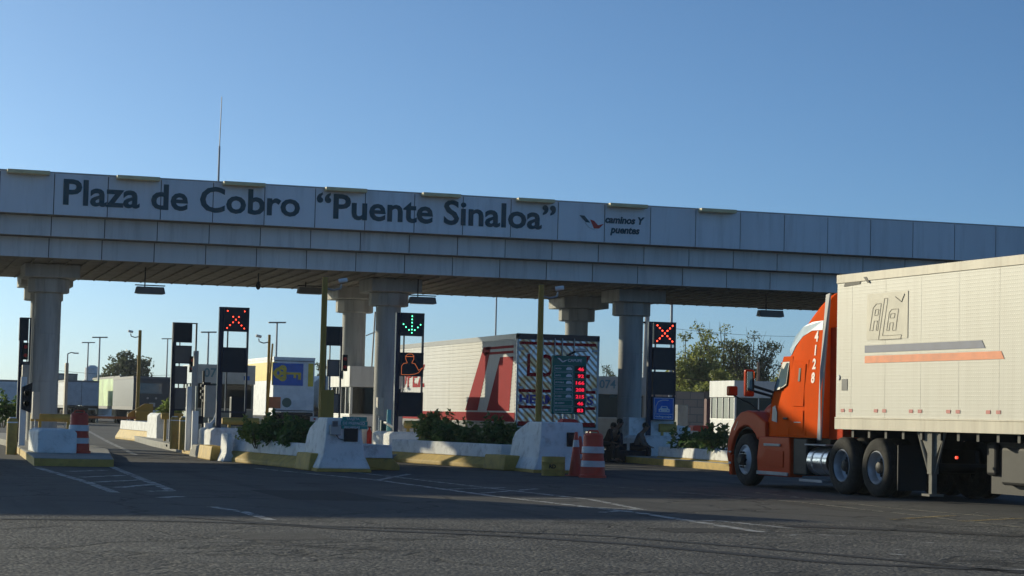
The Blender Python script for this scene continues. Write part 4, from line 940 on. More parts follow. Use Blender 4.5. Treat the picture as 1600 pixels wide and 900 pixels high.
# ------------------------------------------------------------------ trailers
def van_trailer(name, lab, loc, rotz, W_, Ln, zb, zt_, mside, mback, mrail, group=None, wheels=True, seams=1.22, cat='trailer', r=.5, legs=True):
    """front at y=0, runs towards -y"""
    t = thing(name, lab, cat, loc, rotz, group=group); h = W_ / 2
    m = MB(); m.box(-h, h, -Ln, 0, zb + .22, zt_ - .14, mside); body_ = m
    m = MB()
    for sx in (-1, 1):
        xs = (sx * (h + .018), sx * (h - .02)); m.box(min(xs), max(xs), -Ln - .01, .01, zt_ - .16, zt_, mrail)
        xs = (sx * (h + .02), sx * (h - .03)); m.box(min(xs), max(xs), -Ln - .01, .01, zb, zb + .20, mrail)
        xs = (sx * (h + .03), sx * (h - .03)); m.box(min(xs), max(xs), -Ln - .0, .0, zb + .20, zb + .225, mrail)
    m.box(-h, h, -.01, .02, zt_ - .16, zt_, mrail); m.box(-h, h, -Ln, 0, zt_ - .139, zt_ - .01, mrail); m.box(-h + .03, h - .03, -Ln, 0, zb + .02, zb + .18, M_dark)
    m.build('rail', t, bevel=.006)
    if seams:
        m = body_; k = 0
        while k < Ln - .2:
            for sx in (-1, 1):
                xs = (sx * (h + .0), sx * (h + .0018)); m.box(min(xs), max(xs), -k - .02 - .55, -k - .55, zb + .226, zt_ - .162, mside)
            k += seams
    body_.build('box_body', t)
    if wheels:
        for y in (-Ln + 1.6, -Ln + 2.9):
            for sx in (-1, 1): make_wheel(t, sx * (h - .03), y, r=r, dual=True, side=sx)
        m = MB(); m.box(-.6, .6, -Ln + .9, -Ln + 3.8, .55, zb + .02, M_dark); m.build('bogie', t)
    m = MB(); m.box(-h * .95, h * .95, -Ln - .06, -Ln + .02, .55, .68, M_dark)
    for sx in (-.5, .5): m.box(sx - .04, sx + .04, -Ln - .05, -Ln + .02, .68, zb + .02, M_dark)
    m.build('rear_guard', t)
    return t
def trailer_mat(name, c, dirt=.25):
    m = bpy.data.materials.new(name); m.use_nodes = True; t = m.node_tree; b = t.nodes['Principled BSDF']; N = t.nodes.new; L = t.links.new
    tc = N('ShaderNodeTexCoord')
    def nz(s, sc, d=6):
        mp = N('ShaderNodeMapping'); mp.inputs['Scale'].default_value = sc; L(tc.outputs['Object'], mp.inputs[0]); n = N('ShaderNodeTexNoise'); n.inputs['Scale'].default_value = s; n.inputs['Detail'].default_value = d; L(mp.outputs[0], n.inputs[0]); return n.outputs[0]
    def mr(x, a, c_, d, e):
        r_ = N('ShaderNodeMapRange'); L(x, r_.inputs[0])
        for i, v in enumerate((a, c_, d, e)): r_.inputs[i + 1].default_value = v
        return r_.outputs[0]
    mx = N('ShaderNodeMix'); mx.data_type = 'RGBA'; L(mr(nz(5, (1, 1, .05)), .45, .75, 0, dirt), mx.inputs[0]); mx.inputs[6].default_value = (*c, 1); mx.inputs[7].default_value = (c[0] * .55, c[1] * .5, c[2] * .42, 1)
    mx2 = N('ShaderNodeMix'); mx2.data_type = 'RGBA'; L(mr(nz(1.2, (1, 1, 1)), .5, .8, 0, dirt), mx2.inputs[0]); L(mx.outputs[2], mx2.inputs[6]); mx2.inputs[7].default_value = (c[0] * .8, c[1] * .75, c[2] * .66, 1)
    L(mx2.outputs[2], b.inputs['Base Color']); b.inputs['Roughness'].default_value = .5
    # rows of rivets
    v = N('ShaderNodeTexVoronoi'); v.inputs['Scale'].default_value = 16; v.inputs['Randomness'].default_value = 0; L(tc.outputs['Object'], v.inputs[0])
    bp = N('ShaderNodeBump'); bp.inputs['Strength'].default_value = .35; bp.inputs['Distance'].default_value = .01; bp.invert = True
    L(mr(v.outputs['Distance'], .1, .3, 0, 1), bp.inputs['Height']); L(bp.outputs[0], b.inputs['Normal']); return m
M_trs = trailer_mat('cream_trailer_skin', (.51, .49, .42)); M_trr = mat('trailer_rail', (.60, .54, .42), .5, dirt=.4, dcol=(.35, .27, .18), streak=True)
TL = (18.95 - math.sin(HT) * .46, 35.3 + math.cos(HT) * .46, 0)
tw = van_trailer('semi_trailer', 'long off-white box trailer with grey and orange stripes behind the orange cab', TL, HT, 2.6, 16.1, 1.20, 4.07, M_trs, M_trs, M_trr)
xs_ = -1.308
def tside(y0, z0, y1, z1, y2, z2, y3, z3, m_, nm):
    q = MB(); q.prism([(xs_, y, z) for y, z in ((y0, z0), (y1, z1), (y2, z2), (y3, z3))], (.003, 0, 0), m_); return q.build(nm, tw)
yo = -.46
def side_y(x, y): # pixel on the trailer side -> local y,z
    v = ray(x, y); n = Vector((math.cos(HT), math.sin(HT), 0)); d = Vector((-math.sin(HT), math.cos(HT), 0)); o = Vector(TL)
    tt = ((o - EYE).dot(n) + xs_) / v.dot(n); P = EYE + v * tt - o; return P.dot(d), P.z
s1 = [side_y(*q) for q in ((1351, 541), (1534, 534), (1539, 546), (1351, 550))]; s1 = [(s1[0][0], 2.73), (s1[1][0], 2.73), (s1[2][0], 2.60), (s1[3][0], 2.60)]
tside(*s1[0], *s1[1], *s1[2], *s1[3], mat('slate_stripe', (.09, .11, .19), .5, dirt=.2), 'grey_stripe')
ya, yb_, yc_ = side_y(1351, 560)[0], side_y(1564, 556)[0], side_y(1569, 566)[0]
tside(ya, 2.54, yb_, 2.54, yc_, 2.41, ya, 2.41, mat('orange_stripe', (.75, .20, .06), .5, dirt=.2), 'orange_stripe')
a_, b_ = side_y(1355, 460), side_y(1418, 530); q = MB(); q.box(xs_ - .001, xs_ + .002, b_[0], a_[0], b_[1] + .02, a_[1], mat('faded_sticker', (.55, .505, .40), .5, dirt=.12, dcol=(.4, .36, .28))); lgp = q.build('logo_patch', tw)
M_out = mat('faded_logo_outline', (.34, .31, .25), .5)
def lp(u, v): return (xs_ - .006, a_[0] + (b_[0] - a_[0]) * u, a_[1] + (b_[1] - a_[1]) * v)
q = MB()
for pts in ([(.08, .78), (.16, .30), (.24, .22), (.36, .22), (.28, .78)], [(.10, .78), (.16, .78), (.19, .58), (.27, .58), (.24, .78), (.28, .78)], [(.20, .46), (.28, .46), (.30, .34), (.22, .34), (.20, .46)],
            [(.44, .12), (.52, .12), (.40, .90), (.86, .90), (.84, .98), (.30, .98), (.44, .12)],
            [(.50, .80), (.56, .42), (.62, .36), (.78, .36), (.72, .80)], [(.50, .80), (.56, .80), (.58, .64), (.66, .64), (.64, .80), (.72, .80)], [(.58, .54), (.68, .54), (.70, .45), (.60, .45), (.58, .54)]):
    q.path([lp(*p) for p in pts], .0035, M_out, 6)
q.path([lp(.70, .10), lp(.85, .22), lp(.92, .06)], .006, M_out, 5)
q.build('outline_lettering', lgp)
q = MB(); 
for k in range(12):
    for dy in (0, .3):
        y = -.20 - dy - k * 1.22; MB().box(xs_, xs_ + .003, y - .13, y, 1.52, 1.58, mat('red_reflector', (.50, .12, .10), .4, dirt=.3)).build('reflector', tw)
q = MB(); q.prism([(xs_ - .002, -.25, 3.84), (xs_ - .002, -.85, 3.86), (xs_ - .002, -.92, 3.98), (xs_ - .002, -.32, 3.97)], (.003, 0, 0), M_dark); q.prism([(xs_ - .016, -1.0, 3.98), (xs_ - .016, -1.12, 3.98), (xs_ - .016, -1.22, 3.87), (xs_ - .016, -1.17, 3.86)], (.003, 0, 0), M_dark); q.build('torn_decal', tw)
q = MB(); q.box(xs_, xs_ + .004, -.43, -.22, 1.92, 2.13, M_grey); q.cyl((xs_, -.10, 2.16), (xs_ - .01, -.10, 2.16), .05, .05, 14, M_reflw); q.build('data_plate', tw)
q = MB(); q.box(-1.25, 1.25, -.05, -2.1, 1.05, 1.2, M_dark)
for sx in (-1, 1):
    xx = sx * 1.18; ll = MB(); y = -3.25
    M_leg = mat('dusty_leg_paint', (.22, .21, .18), .8, dirt=.5)
    ll.box(xx - .07, xx + .07, y - .07, y + .07, .48, 1.2, M_leg); ll.box(xx - .05, xx + .05, y - .05, y + .05, .14, .48, M_leg)
    ll.box(xx - .14, xx + .14, y - .13, y + .13, .10, .14, M_leg)
    ll.prism([(xx - .02, y - .42, 1.2), (xx - .02, y + .42, 1.2), (xx - .02, y + .12, .78), (xx - .02, y - .12, .78)], (.03, 0, 0), M_leg)
    ll.path([(xx, y + .48, 1.2), (xx, y + .1, .48)], .03, M_leg, 8); ll.path([(xx, y - .40, 1.2), (xx, y - .08, .5)], .02, M_leg, 8); ll.build('landing_leg', tw)
ll = MB(); ll.box(-1.1, 1.1, -3.30, -3.20, .60, .66, M_dark); ll.build('cross_brace', tw)
q = MB(); 
for k in range(26): q.box(-1.25, 1.25, -.6 - k * .6, -.52 - k * .6, 1.06, 1.21, M_dark)
q.build('floor_beam', tw)
q = MB(); q.box(-.9, .9, -6.4, -4.9, .36, .98, M_dark); q.box(-.8, -.2, -4.6, -4.3, .5, 1.05, M_dark); q.build('tyre_rack', tw, bevel=.05)
q = MB(); q.box(-.72, -.68, -8.2, -4.35, .20, 1.05, M_dark); q.build('side_guard', tw)
q = MB(); q.cyl((-1.13, -3.95, .78), (-1.165, -3.95, .78), .025, .025, 12, mat('dim_marker_red', (.7, .03, .02), .5, emit=(1, .05, .02, 1.2))); q.build('marker_lamp', tw)
q = MB(); q.box(-1.0, 1.0, -.02, .02, 1.3, 1.5, M_dark); q.build('front_plate', tw)

# ------------------------------------------------------------------ red and white trailer with quilted doors
M_lw = mat('white_ribbed_skin', (.60, .60, .59), .7, var=.06, dirt=.15, streak=True)
M_lr = mat('crimson_paint', (.33, .012, .02), .8, var=.06, spec=.1)
M_lb = mat('violet_lettering', (.07, .06, .30), .45)
def quilt_mat():
    m = bpy.data.materials.new('quilted_stainless'); m.use_nodes = True; t = m.node_tree; b = t.nodes['Principled BSDF']; N = t.nodes.new; L = t.links.new
    tc = N('ShaderNodeTexCoord'); mp = N('ShaderNodeMapping'); mp.inputs['Rotation'].default_value = (0, R(45), 0); mp.inputs['Scale'].default_value = (1, 1, 1); L(tc.outputs['Object'], mp.inputs[0])
    wv = N('ShaderNodeTexWave'); wv.inputs['Scale'].default_value = 2.2; wv.inputs['Distortion'].default_value = .8; wv.inputs['Detail'].default_value = 1; L(mp.outputs[0], wv.inputs[0])
    mp2 = N('ShaderNodeMapping'); mp2.inputs['Rotation'].default_value = (0, R(-45), 0); L(tc.outputs['Object'], mp2.inputs[0])
    w2 = N('ShaderNodeTexWave'); w2.inputs['Scale'].default_value = 1.9; w2.inputs['Distortion'].default_value = .6; L(mp2.outputs[0], w2.inputs[0])
    ad = N('ShaderNodeMath'); ad.operation = 'MULTIPLY_ADD'; L(w2.outputs[0], ad.inputs[0]); ad.inputs[1].default_value = .1; L(wv.outputs[0], ad.inputs[2])
    bp = N('ShaderNodeBump'); bp.inputs['Strength'].default_value = 1; bp.inputs['Distance'].default_value = .008; L(ad.outputs[0], bp.inputs['Height']); L(bp.outputs[0], b.inputs['Normal'])
    b.inputs['Metallic'].default_value = 1; b.inputs['Roughness'].default_value = .3
    n = N('ShaderNodeTexNoise'); n.inputs['Scale'].default_value = 2.1; n.inputs['Detail'].default_value = 4; n.inputs['Distortion'].default_value = 1.5; L(tc.outputs['Object'], n.inputs[0])
    cr = N('ShaderNodeValToRGB'); cr.color_ramp.elements[0].color = (.60, .36, .18, 1); cr.color_ramp.elements[1].color = (.62, .60, .58, 1); cr.color_ramp.elements[0].position = .4; cr.color_ramp.elements[1].position = .6
    L(n.outputs[0], cr.inputs[0]); L(cr.outputs[0], b.inputs['Base Color']); return m
M_q = quilt_mat()
Yl = 60.6; xl_ = XP(806, 590, Yl); xr_ = XP(935, 590, Yl); Wl = xr_ - xl_; zl = ZP(806, 521, Yl); LL = 15.5
lt = van_trailer('semi_trailer', 'red and white trailer with quilted steel doors and large red letters', ((xl_ + xr_) / 2, Yl + LL, 0), 0, Wl, LL, .88, zl, M_lw, M_q, mat('dark_rail', (.10, .09, .09), .4), wheels=True, seams=0)
h = Wl / 2; yb0 = -LL
q = MB()
for k in range(22):
    z = 1.14 + k * .115
    if z < zl - .2: q.box(-h - .012, -h + .0, -LL + .02, -.02, z, z + .07, M_lw)
q.build('corrugation', lt)
dr = MB(); dr.box(-h + .06, h - .06, -LL - .03, -LL + .001, 1.10, zl - .17, M_q); dr = dr.build('rear_doors', lt)
q = MB(); 
for z in (2.03, 1.54, zl - .32, 1.03): MB().box(-h + .10, h - .10, -LL - .05, -LL - .031, z, z + (.09 if z > 1.1 else .12), M_lr).build('red_bar', dr)
q = MB(); 
for x in (-h, h - .06): q.box(x, x + .06, -LL - .045, -LL + .0, 1.0, zl - .01, M_silver)
q.box(-h, h, -LL - .045, -LL, zl - .16, zl + .01, mat('dark_header', (.07, .05, .05), .4)); q.box(-h, h, -LL - .05, -LL, .90, 1.0, M_silver); q.build('door_frame', lt)
q = MB()
for x in (-.5, -.12, .12, .5): q.cyl((x, -LL - .06, 1.0), (x, -LL - .06, zl - .1), .018, .018, 8, M_silver)
q.build('lock_rod', dr)
q = MB()
for sx in (-1, 1):
    for dz in (2.13, 1.66, 3.3): MB().box(sx * (h - .12) - .1, sx * (h - .12) + .1, -LL - .06, -LL - .04, dz, dz + .07, M_silver).build('hinge', dr)
text('LOPEZ', .95, M_lr, dr, (-h + .34, -LL - .04, 2.52), bold=.012, width=Wl - .62, ext=.01)
text('HERMANOS', .36, M_lb, dr, (-h + .12, -LL - .04, 1.70), bold=.012, width=Wl - .28, ext=.01)
xq = -h - .016
def ls(pts, m_, nm, par=lt):
    q = MB(); q.prism([(xq, -LL + y, z) for y, z in pts], (.003, 0, 0), m_); return q.build(nm, par)
ls([(.0, 1.12), (15.3, 1.12), (15.3, 1.40), (.0, 1.40)], M_lr, 'red_skirt_stripe')
ls([(.55, 1.45), (2.9, 1.45), (1.6, 3.1), (.25, 3.1)], M_lr, 'red_slash')
ls([(3.9, 1.45), (5.3, 1.45), (3.4, 3.45), (2.6, 3.45)], M_lr, 'red_slash')
ls([(.25, 3.20), (3.2, 3.20), (3.2, 3.28), (.25, 3.28)], M_lr, 'red_line'); ls([(.25, 3.36), (3.2, 3.36), (3.2, 3.44), (.25, 3.44)], M_lr, 'red_line')
text('LOPEZ', 1.1, M_lr, lt, (xq, -LL + 14.6, 2.25), rot=LEFTS, bold=.02, width=4.2, ext=.006)
text('EXPRESS', .4, M_lr, lt, (xq, -LL + 13.4, 1.9), rot=LEFTS, bold=.01, ext=.006) if False else None
q = MB(); q.cyl((-.42, -LL - .03, .80), (-.42, -LL + .02, .80), .07, .07, 16, M_ledpink); 
q = MB()
q.box(-1.25, -.75, -LL - .03, -LL + .0, .70, .90, M_silver); q = q.build('lamp_plate', lt)
for x in (-1.12, -.9): MB().lathe([(0, 0), (.085, 0), (.085, .04)], (x, -LL - .05, .80), (0, 1, 0), M_red, 16).build('tail_lamp', q)
# tractor pulling it, mostly hidden
def simple_tractor(x, y, m_, lab, W_=2.4, H_=3.2, group=None):
    t = thing('tractor_unit', lab, 'truck', (x, y, 0), group=group)
    q = MB(); q.loft([sec(0, .9, H_, 1.2, 1.12, rz=.25), sec(1.6, .9, H_ - .1, 1.2, 1.1, rz=.25), sec(2.3, .9, 2.0, 1.15, 1.05, rz=.2), sec(3.6, .8, 1.6, 1.0, .9, rz=.2), sec(3.8, .6, 1.1, .95, .9, rz=.1)], m_); q.build('cab', t, smooth=True)
    q = MB(); q.box(-.9, .9, -.03, -.001, 1.9, 2.5, M_glass); q.build('rear_window', t)
    q = MB(); q.box(-.42, .42, -3, 3.6, .6, .9, M_dark); q.build('chassis', t)
    for sx in (-1, 1):
        make_wheel(t, sx * 1.2, 2.9, r=.5, side=sx)
        for yy in (-.9, -2.1): make_wheel(t, sx * 1.2, yy, r=.5, dual=True, side=sx)
    return t
0 and simple_tractor((xl_ + xr_) / 2, Yl + LL + 1.2, mat('crimson_cab', (.35, .03, .03), .3), 'crimson tractor hidden ahead of the red and white trailer')

# ------------------------------------------------------------------ key trailer
Yk = 118.0; ka, kb = XP(427, 600, Yk), XP(491, 600, Yk); kz = ZP(427, 557, Yk); kw = kb - ka
M_kw = mat('clean_white_skin', (.82, .82, .80), .45, dirt=.1); M_ky = mat('lemon_paint', (.80, .56, .05), .45)
kt = van_trailer('box_trailer', 'white and yellow trailer with a yellow key on a blue square', ((ka + kb) / 2, Yk + 9.5, 0), 0, kw, 9.5, 1.0, kz, M_kw, M_kw, M_kw, seams=0)
q = MB(); hh = kw / 2; q.box(-hh - .006, -hh, -9.5, 0, kz - 1.35, kz - .30, M_ky); q.build('yellow_band', kt)
q = MB(); 
def K(x, y): p = A(x, y, Yk); return (p.x - (ka + kb) / 2, -9.52, p.z)
def kq(x0, y0, x1, y1, m_, nm, par=kt, d=.01):
    a, b = K(x0, y0), K(x1, y1); q = MB(); q.box(a[0], b[0], -9.515 - d, -9.502, b[2], a[2], m_); return q.build(nm, par)
kq(425.5, 566, 432, 602, M_ky, 'yellow_corner'); kq(482, 568, 489, 604, M_ky, 'yellow_corner')
bp_ = kq(426 + 1, 567, 473, 603, M_blue, 'blue_panel', d=.02)
q = MB(); cy_ = -9.545
kx, _, kz_ = K(438, 583); q.lathe([(.22, 0), (.38, 0), (.38, .01), (.22, .01)], (kx, cy_, kz_), (0, 1, 0), M_ky, 8, cap=False)
for i_, (dx, dz) in enumerate(((-.18, 0), (.12, .22), (.12, -.22))): q.lathe([(.13, 0), (.24, 0), (.24, .01), (.13, .01)], (kx + dx, cy_ + .002 * (i_ + 1), kz_ + dz), (0, 1, 0), M_ky, 12, cap=False)
e_ = K(470, 586)[0]; q.box(kx + .3, e_, cy_, cy_ + .01, kz_ - .06, kz_ + .06, M_ky); q.box(e_ - .16, e_, cy_ + .001, cy_ + .011, kz_ - .34, kz_ - .061, M_ky); q.box(e_ - .42, e_ - .28, cy_ + .001, cy_ + .011, kz_ - .26, kz_ - .061, M_ky); q.build('key_emblem', bp_)
kq(418 + 2, 620, 438, 638, mat('orange_sticker', (.65, .16, .05), .5), 'orange_sticker')
g0 = K(448, 629); q = MB(); q.cyl((g0[0], -9.502, g0[2]), (g0[0], -9.52, g0[2]), .27, .27, 24, mat('green_roundel', (.06, .14, .12), .5)); q.build('roundel', kt)
kq(458, 625, 478, 641, mat('white_sticker', (.72, .73, .72), .5), 'white_sticker')
q = MB(); q.box(-hh + .05, hh - .05, -9.53, -9.502, 1.28, 1.33, M_dark); q.box(-hh + .05, hh - .05, -9.53, -9.502, kz - .25, kz - .2, M_grey); q.build('door_bar', kt)

# tanker beside it
t = thing('tanker_trailer', 'white tanker trailer peeping out between the key trailer and the grey sign frame', 'tanker', (XP(514, 620, 122), 122, 0))
q = MB(); q.lathe([(0, -.25), (.5, -.2), (.95, -.05), (1.08, .12), (1.08, 9.0), (.95, 9.15), (0, 9.3)], (0, 0, 2.35), (0, 1, 0), mat('tank_white', (.6, .58, .52), .3, dirt=.2), 36); q.build('tank', t, smooth=True)
q = MB(); q.box(-.9, .9, -.3, 9, .95, 1.25, M_dark); q.box(-1.15, 1.15, -.35, -.25, .7, .98, M_white); q.build('frame', t)
q = MB()
for x in (-.9, -.6, .6, .9): MB().lathe([(0, 0), (.06, 0), (.06, .03)], (x, -.39, .85), (0, 1, 0), M_red, 12).build('tail_lamp', t)
for sx in (-1, 1):
    for yy in (1.2, 2.4): make_wheel(t, sx * 1.15, yy, r=.5, dual=True, side=sx)

# ------------------------------------------------------------------ far trucks at left
def far_truck(x0, x1, yt, Y, Ln, lab, ms, mb_, group='trucks waiting in the left background', cab=None, W_=None):
    a, b = XP(x0, 620, Y), XP(x1, 620, Y); z = ZP(x0, yt, Y); w_ = W_ or (b - a)
    return van_trailer('box_truck', lab, (b - w_ / 2, Y + Ln, 0), 0, w_, Ln, 1.1, z, ms, mb_, M_grey, group=group, seams=0, cat='truck'), b - w_ / 2, z
M_fg = mat('far_grey_skin', (.50, .52, .54), .6); M_fw = mat('far_white_skin', (.78, .78, .76), .6); M_fd = mat('far_dark_skin', (.05, .06, .075), .5); M_fgreen = mat('far_green_skin', (.45, .62, .32), .55, var=.3, scale=.7)
far_truck(-30, 28, 592, 150, 10, 'white box truck at the very left edge, behind the signal', M_fw, M_fw, W_=2.6)
tA, cxA, zA = far_truck(97, 120, 583, 185, 9, 'box truck with wavy pattern just right of the far left column', mat('wavy_skin', (.26, .25, .25), .6, var=.6, scale=.9), M_fg, W_=2.5)
tB, cxB, zB = far_truck(119, 154, 594, 165, 10, 'plain grey box truck right of the wavy patterned one', M_fg, M_fg, W_=2.6)
q = MB(); q.box(-.012, .012, -10.02, -10.0, 1.2, zB - .15, M_dark); q.box(-1.2, 1.2, -10.03, -10.0, 1.12, 1.2, M_dark); q.build('door_gap', tB)
tC, cxC, zC = far_truck(189, 207, 587, 165, 19, 'green and white sided truck seen at an angle, centre of the left background', M_fgreen, M_fd, W_=1.0)
def set_far(t, m_):
    for ch in t.children:
        if ch.name.startswith('rail'): ch.data.materials[0] = m_
q = MB(); q.box(-.5, .5, -19.03, -19.0, 1.1, zC - .05, M_fd); q.build('rear_door', tC)
q = MB(); q.loft([sec(.3, .6, 3.3, 1.1, 1.0, rz=.2), sec(2.0, .6, 3.2, 1.1, 1.0, rz=.2), sec(2.4, .6, 2.0, 1.05, .9, rz=.2), sec(3.6, .5, 1.5, 1.0, .9, rz=.2)], M_fw); q.build('cab', tC, smooth=True)
far_truck(205, 224, 589, 172, 10, 'blue grey box truck touching the green sided one', mat('far_blue_skin', (.16, .21, .26), .6), M_fg, W_=1.6)
tD, cxD, zD = far_truck(226, 270, 588, 140, 11, 'dark rear of a coach with pale bumper left of the grey sign frame', M_fd, M_fd, W_=2.6)
q = MB(); q.box(-1.25, 1.25, -11.12, -11.01, .95, 1.12, M_white); q.build('bumper', tD, bevel=.02)
q = MB(); q.box(-1.05, .55, -11.03, -11.003, 2.2, zD - .45, mat('coach_glass', (.06, .09, .13), .08, spec=1)); q.build('rear_window', tD)
q = MB(); q.cyl((-.35, -11.03, 1.9), (-.35, -11.0, 1.9), .07, .07, 10, M_silver); q.cyl((.2, -11.03, 1.9), (.2, -11.0, 1.9), .07, .07, 10, M_silver); q.box(-.25, .15, -11.03, -11.0, 1.35, 1.6, M_silver); q.build('lamp', tD)
# ------------------------------------------------------------------ background
def brick_mat():
    m = bpy.data.materials.new('tan_block_wall'); m.use_nodes = True; t = m.node_tree; b = t.nodes['Principled BSDF']; N = t.nodes.new; L = t.links.new
    tc = N('ShaderNodeTexCoord'); mp = N('ShaderNodeMapping'); mp.inputs['Rotation'].default_value = (R(90), 0, 0); L(tc.outputs['Object'], mp.inputs[0])
    br_ = N('ShaderNodeTexBrick'); br_.inputs['Scale'].default_value = 1; br_.inputs['Brick Width'].default_value = .8; br_.inputs['Row Height'].default_value = .4; br_.inputs['Mortar Size'].default_value = .02
    br_.inputs['Color1'].default_value = (.60, .37, .25, 1); br_.inputs['Color2'].default_value = (.52, .32, .22, 1); br_.inputs['Mortar'].default_value = (.30, .21, .16, 1)
    L(mp.outputs[0], br_.inputs[0]); L(br_.outputs[0], b.inputs['Base Color']); b.inputs['Roughness'].default_value = .9; return m
w_ = MB(); w_.box(0, 26, 0, .25, 0, ZP(1050, 611, 104), brick_mat())
for k in range(0, 27, 4): w_.box(k, k + .3, -.04, 0, 0, ZP(1050, 611, 104) + .03, mat('wall_pier', (.26, .17, .12), .9))
single(w_, 'block_wall', 'tan block wall behind the lone white booth at right', 'wall', (XP(990, 640, 104), 104, 0))
w_ = MB(); w_.box(0, .35, 0, .3, 0, 2.3, mat('maroon_post', (.14, .06, .06), .7)); single(w_, 'gate_post', 'maroon post left of the lone white booth', 'post', (XP(1104, 640, 90), 90, 0))
w_ = MB(); w_.box(0, .5, 0, .4, 0, 2.0, M_kerb); single(w_, 'gate_post', 'grey concrete post before the tan block wall', 'post', (XP(1059, 640, 90), 90, 0))
w_ = MB(); w_.box(0, .9, 0, .5, .2, 1.1, M_orangep); w_.box(.1, .8, .1, .4, 0, .2, M_dark); single(w_, 'water_barrier', 'orange plastic barrier block before the tan wall', 'barrier', (XP(1084, 665, 80), 80, 0), bevel=.05)
w_ = MB(); w_.box(0, 1.9, 0, .15, 0, .9, M_white); single(w_, 'low_wall', 'low white wall between the right sign frame and the tan block wall', 'wall', (XP(1018, 680, 75), 75, 0))

def tree(x, y, hgt, rx, ry, lab, blobs, n, size, m, seed, trunk=.3, group='trees in the background', crown_z=.35, sparse=0):
    rng = random.Random(seed); t = thing('tree', lab, 'tree', (x, y, 0), group=group)
    f = MB(); s = MB(); cents = []
    for k in range(blobs):
        an = rng.uniform(0, 6.283); rr = math.sqrt(rng.random())
        c = Vector((rx * .8 * rr * math.cos(an), ry * .8 * rr * math.sin(an), hgt * (crown_z + (.93 - crown_z) * (rng.random() ** .8) * (1 - .45 * rr * rr))))
        cents.append(c); br_ = hgt * rng.uniform(.09, .17)
        leaves(f, c, (br_ * 1.35, br_ * 1.2, br_ * .9), n // blobs, size, m, rng, elong=1.5)
    for k in range(sparse):
        an = rng.uniform(0, 6.283); c = Vector((rx * rng.uniform(.5, 1.1) * math.cos(an), ry * math.sin(an) * .9, hgt * rng.uniform(crown_z + .2, 1.05))); cents.append(c)
        leaves(f, c, (hgt * .08, hgt * .08, hgt * .06), 80, size * .8, m, rng, elong=1.5)
    f.build('crown', t)
    top = Vector((0, 0, hgt * crown_z)); s.cyl((0, 0, -.1), top, trunk, trunk * .7, 10, M_bark)
    for c in cents:
        mid = top.lerp(c, .5) + Vector((rng.uniform(-.3, .3), rng.uniform(-.3, .3), hgt * .03)); s.cyl(top, mid, trunk * .35, trunk * .2, 6, M_bark); s.cyl(mid, c, trunk * .2, trunk * .05, 6, M_bark)
        for q in range(2): s.cyl(mid, c + Vector((rng.uniform(-1, 1), rng.uniform(-1, 1), rng.uniform(0, 1))) * hgt * .10, trunk * .08, trunk * .02, 5, M_bark)
    s.build('trunk', t); return t
def tree_px(x0, x1, yt, Y, lab, **k):
    a, b = XP(x0, 600, Y), XP(x1, 600, Y); return tree((a + b) / 2, Y, ZP((x0 + x1) / 2, yt, Y), (b - a) / 2, (b - a) / 2 * .8, lab, **k)
tree_px(152, 250, 541, 205, 'dusty round tree behind the parked trucks at left', blobs=26, n=5200, size=.22, m=M_leafh, seed=21, trunk=.35, crown_z=.3)
tree_px(1045, 1125, 524, 128, 'green bushy tree directly right of the red cross frame', blobs=34, n=9000, size=.17, m=M_leaft, seed=22, crown_z=.25, sparse=8)
tree_px(1085, 1165, 520, 134, 'feathery taller tree behind the lone booth', blobs=28, n=6000, size=.15, m=M_leaft, seed=23, crown_z=.3, sparse=26)
tree_px(1135, 1215, 530, 131, 'thin twiggy tree beside the orange cab', blobs=18, n=3600, size=.13, m=M_leafh, seed=24, crown_z=.3, sparse=34)
tree_px(1000, 1070, 572, 138, 'low tree half behind the red cross frame', blobs=20, n=5000, size=.17, m=M_leaft, seed=25, crown_z=.2)
tree_px(1185, 1290, 560, 126, 'broad low tree against the orange cab, last of the row', blobs=26, n=6500, size=.17, m=M_leaft, seed=26, crown_z=.2)
tree_px(1060, 1200, 575, 118, 'yellow green thicket along the tan block wall', blobs=44, n=12000, size=.16, m=M_leaft, seed=27, crown_z=.15)
tree_px(486, 506, 575, 190, 'small bare tree behind the white tanker', blobs=8, n=500, size=.2, m=M_leafh, seed=28, crown_z=.3, sparse=10)
tree_px(937, 962, 562, 150, 'bare spiky tree above the booth marked 074', blobs=5, n=120, size=.14, m=M_leafh, seed=29, crown_z=.3, sparse=3)
# distant scrub along the horizon
rng = random.Random(5); sc = MB()
for k in range(260):
    x = -60 + k * 1.9 + rng.uniform(-1, 1); y = 520 + rng.uniform(-20, 60)
    leaves(sc, (x, y, rng.uniform(.8, 2.2)), (3.2, 2, 1.6), 26, 1.1, M_leafh, rng, elong=1.3)
o = sc.build('scrub'); o['kind'] = 'stuff'

# lamp poles (solar type: flat head across the top)
def t_lamp(x, yt, Y, hw, lab, tilt=.02):
    X_ = XP(x, yt, Y); z = ZP(x, yt, Y); t = thing('street_lamp', lab, 'street lamp', (X_, Y, 0), group='street lamps behind the toll plaza')
    q = MB(); q.cyl((0, 0, 0), (0, 0, z), .10, .06, 8, M_silver); q.build('pole', t)
    q = MB(); q.prism([(-hw, -.15, z - tilt), (hw, -.15, z + tilt), (hw, -.15, z + tilt + .09), (-hw, -.15, z - tilt + .09)], (0, .3, 0), M_grey); q.build('lamp_head', t)
t_lamp(433, 505, 140, .58, 'flat headed lamp pole above the key trailer')
t_lamp(326, 520, 150, .55, 'flat headed lamp pole behind the left sign frames')
t_lamp(156, 528, 170, .60, 'flat headed lamp pole above the green sided truck')
t_lamp(138, 536, 200, .60, 'flat headed lamp pole above the plain grey box truck')
t_lamp(262, 530, 210, .60, 'faint lamp pole just left of the unlit grey sign frame')
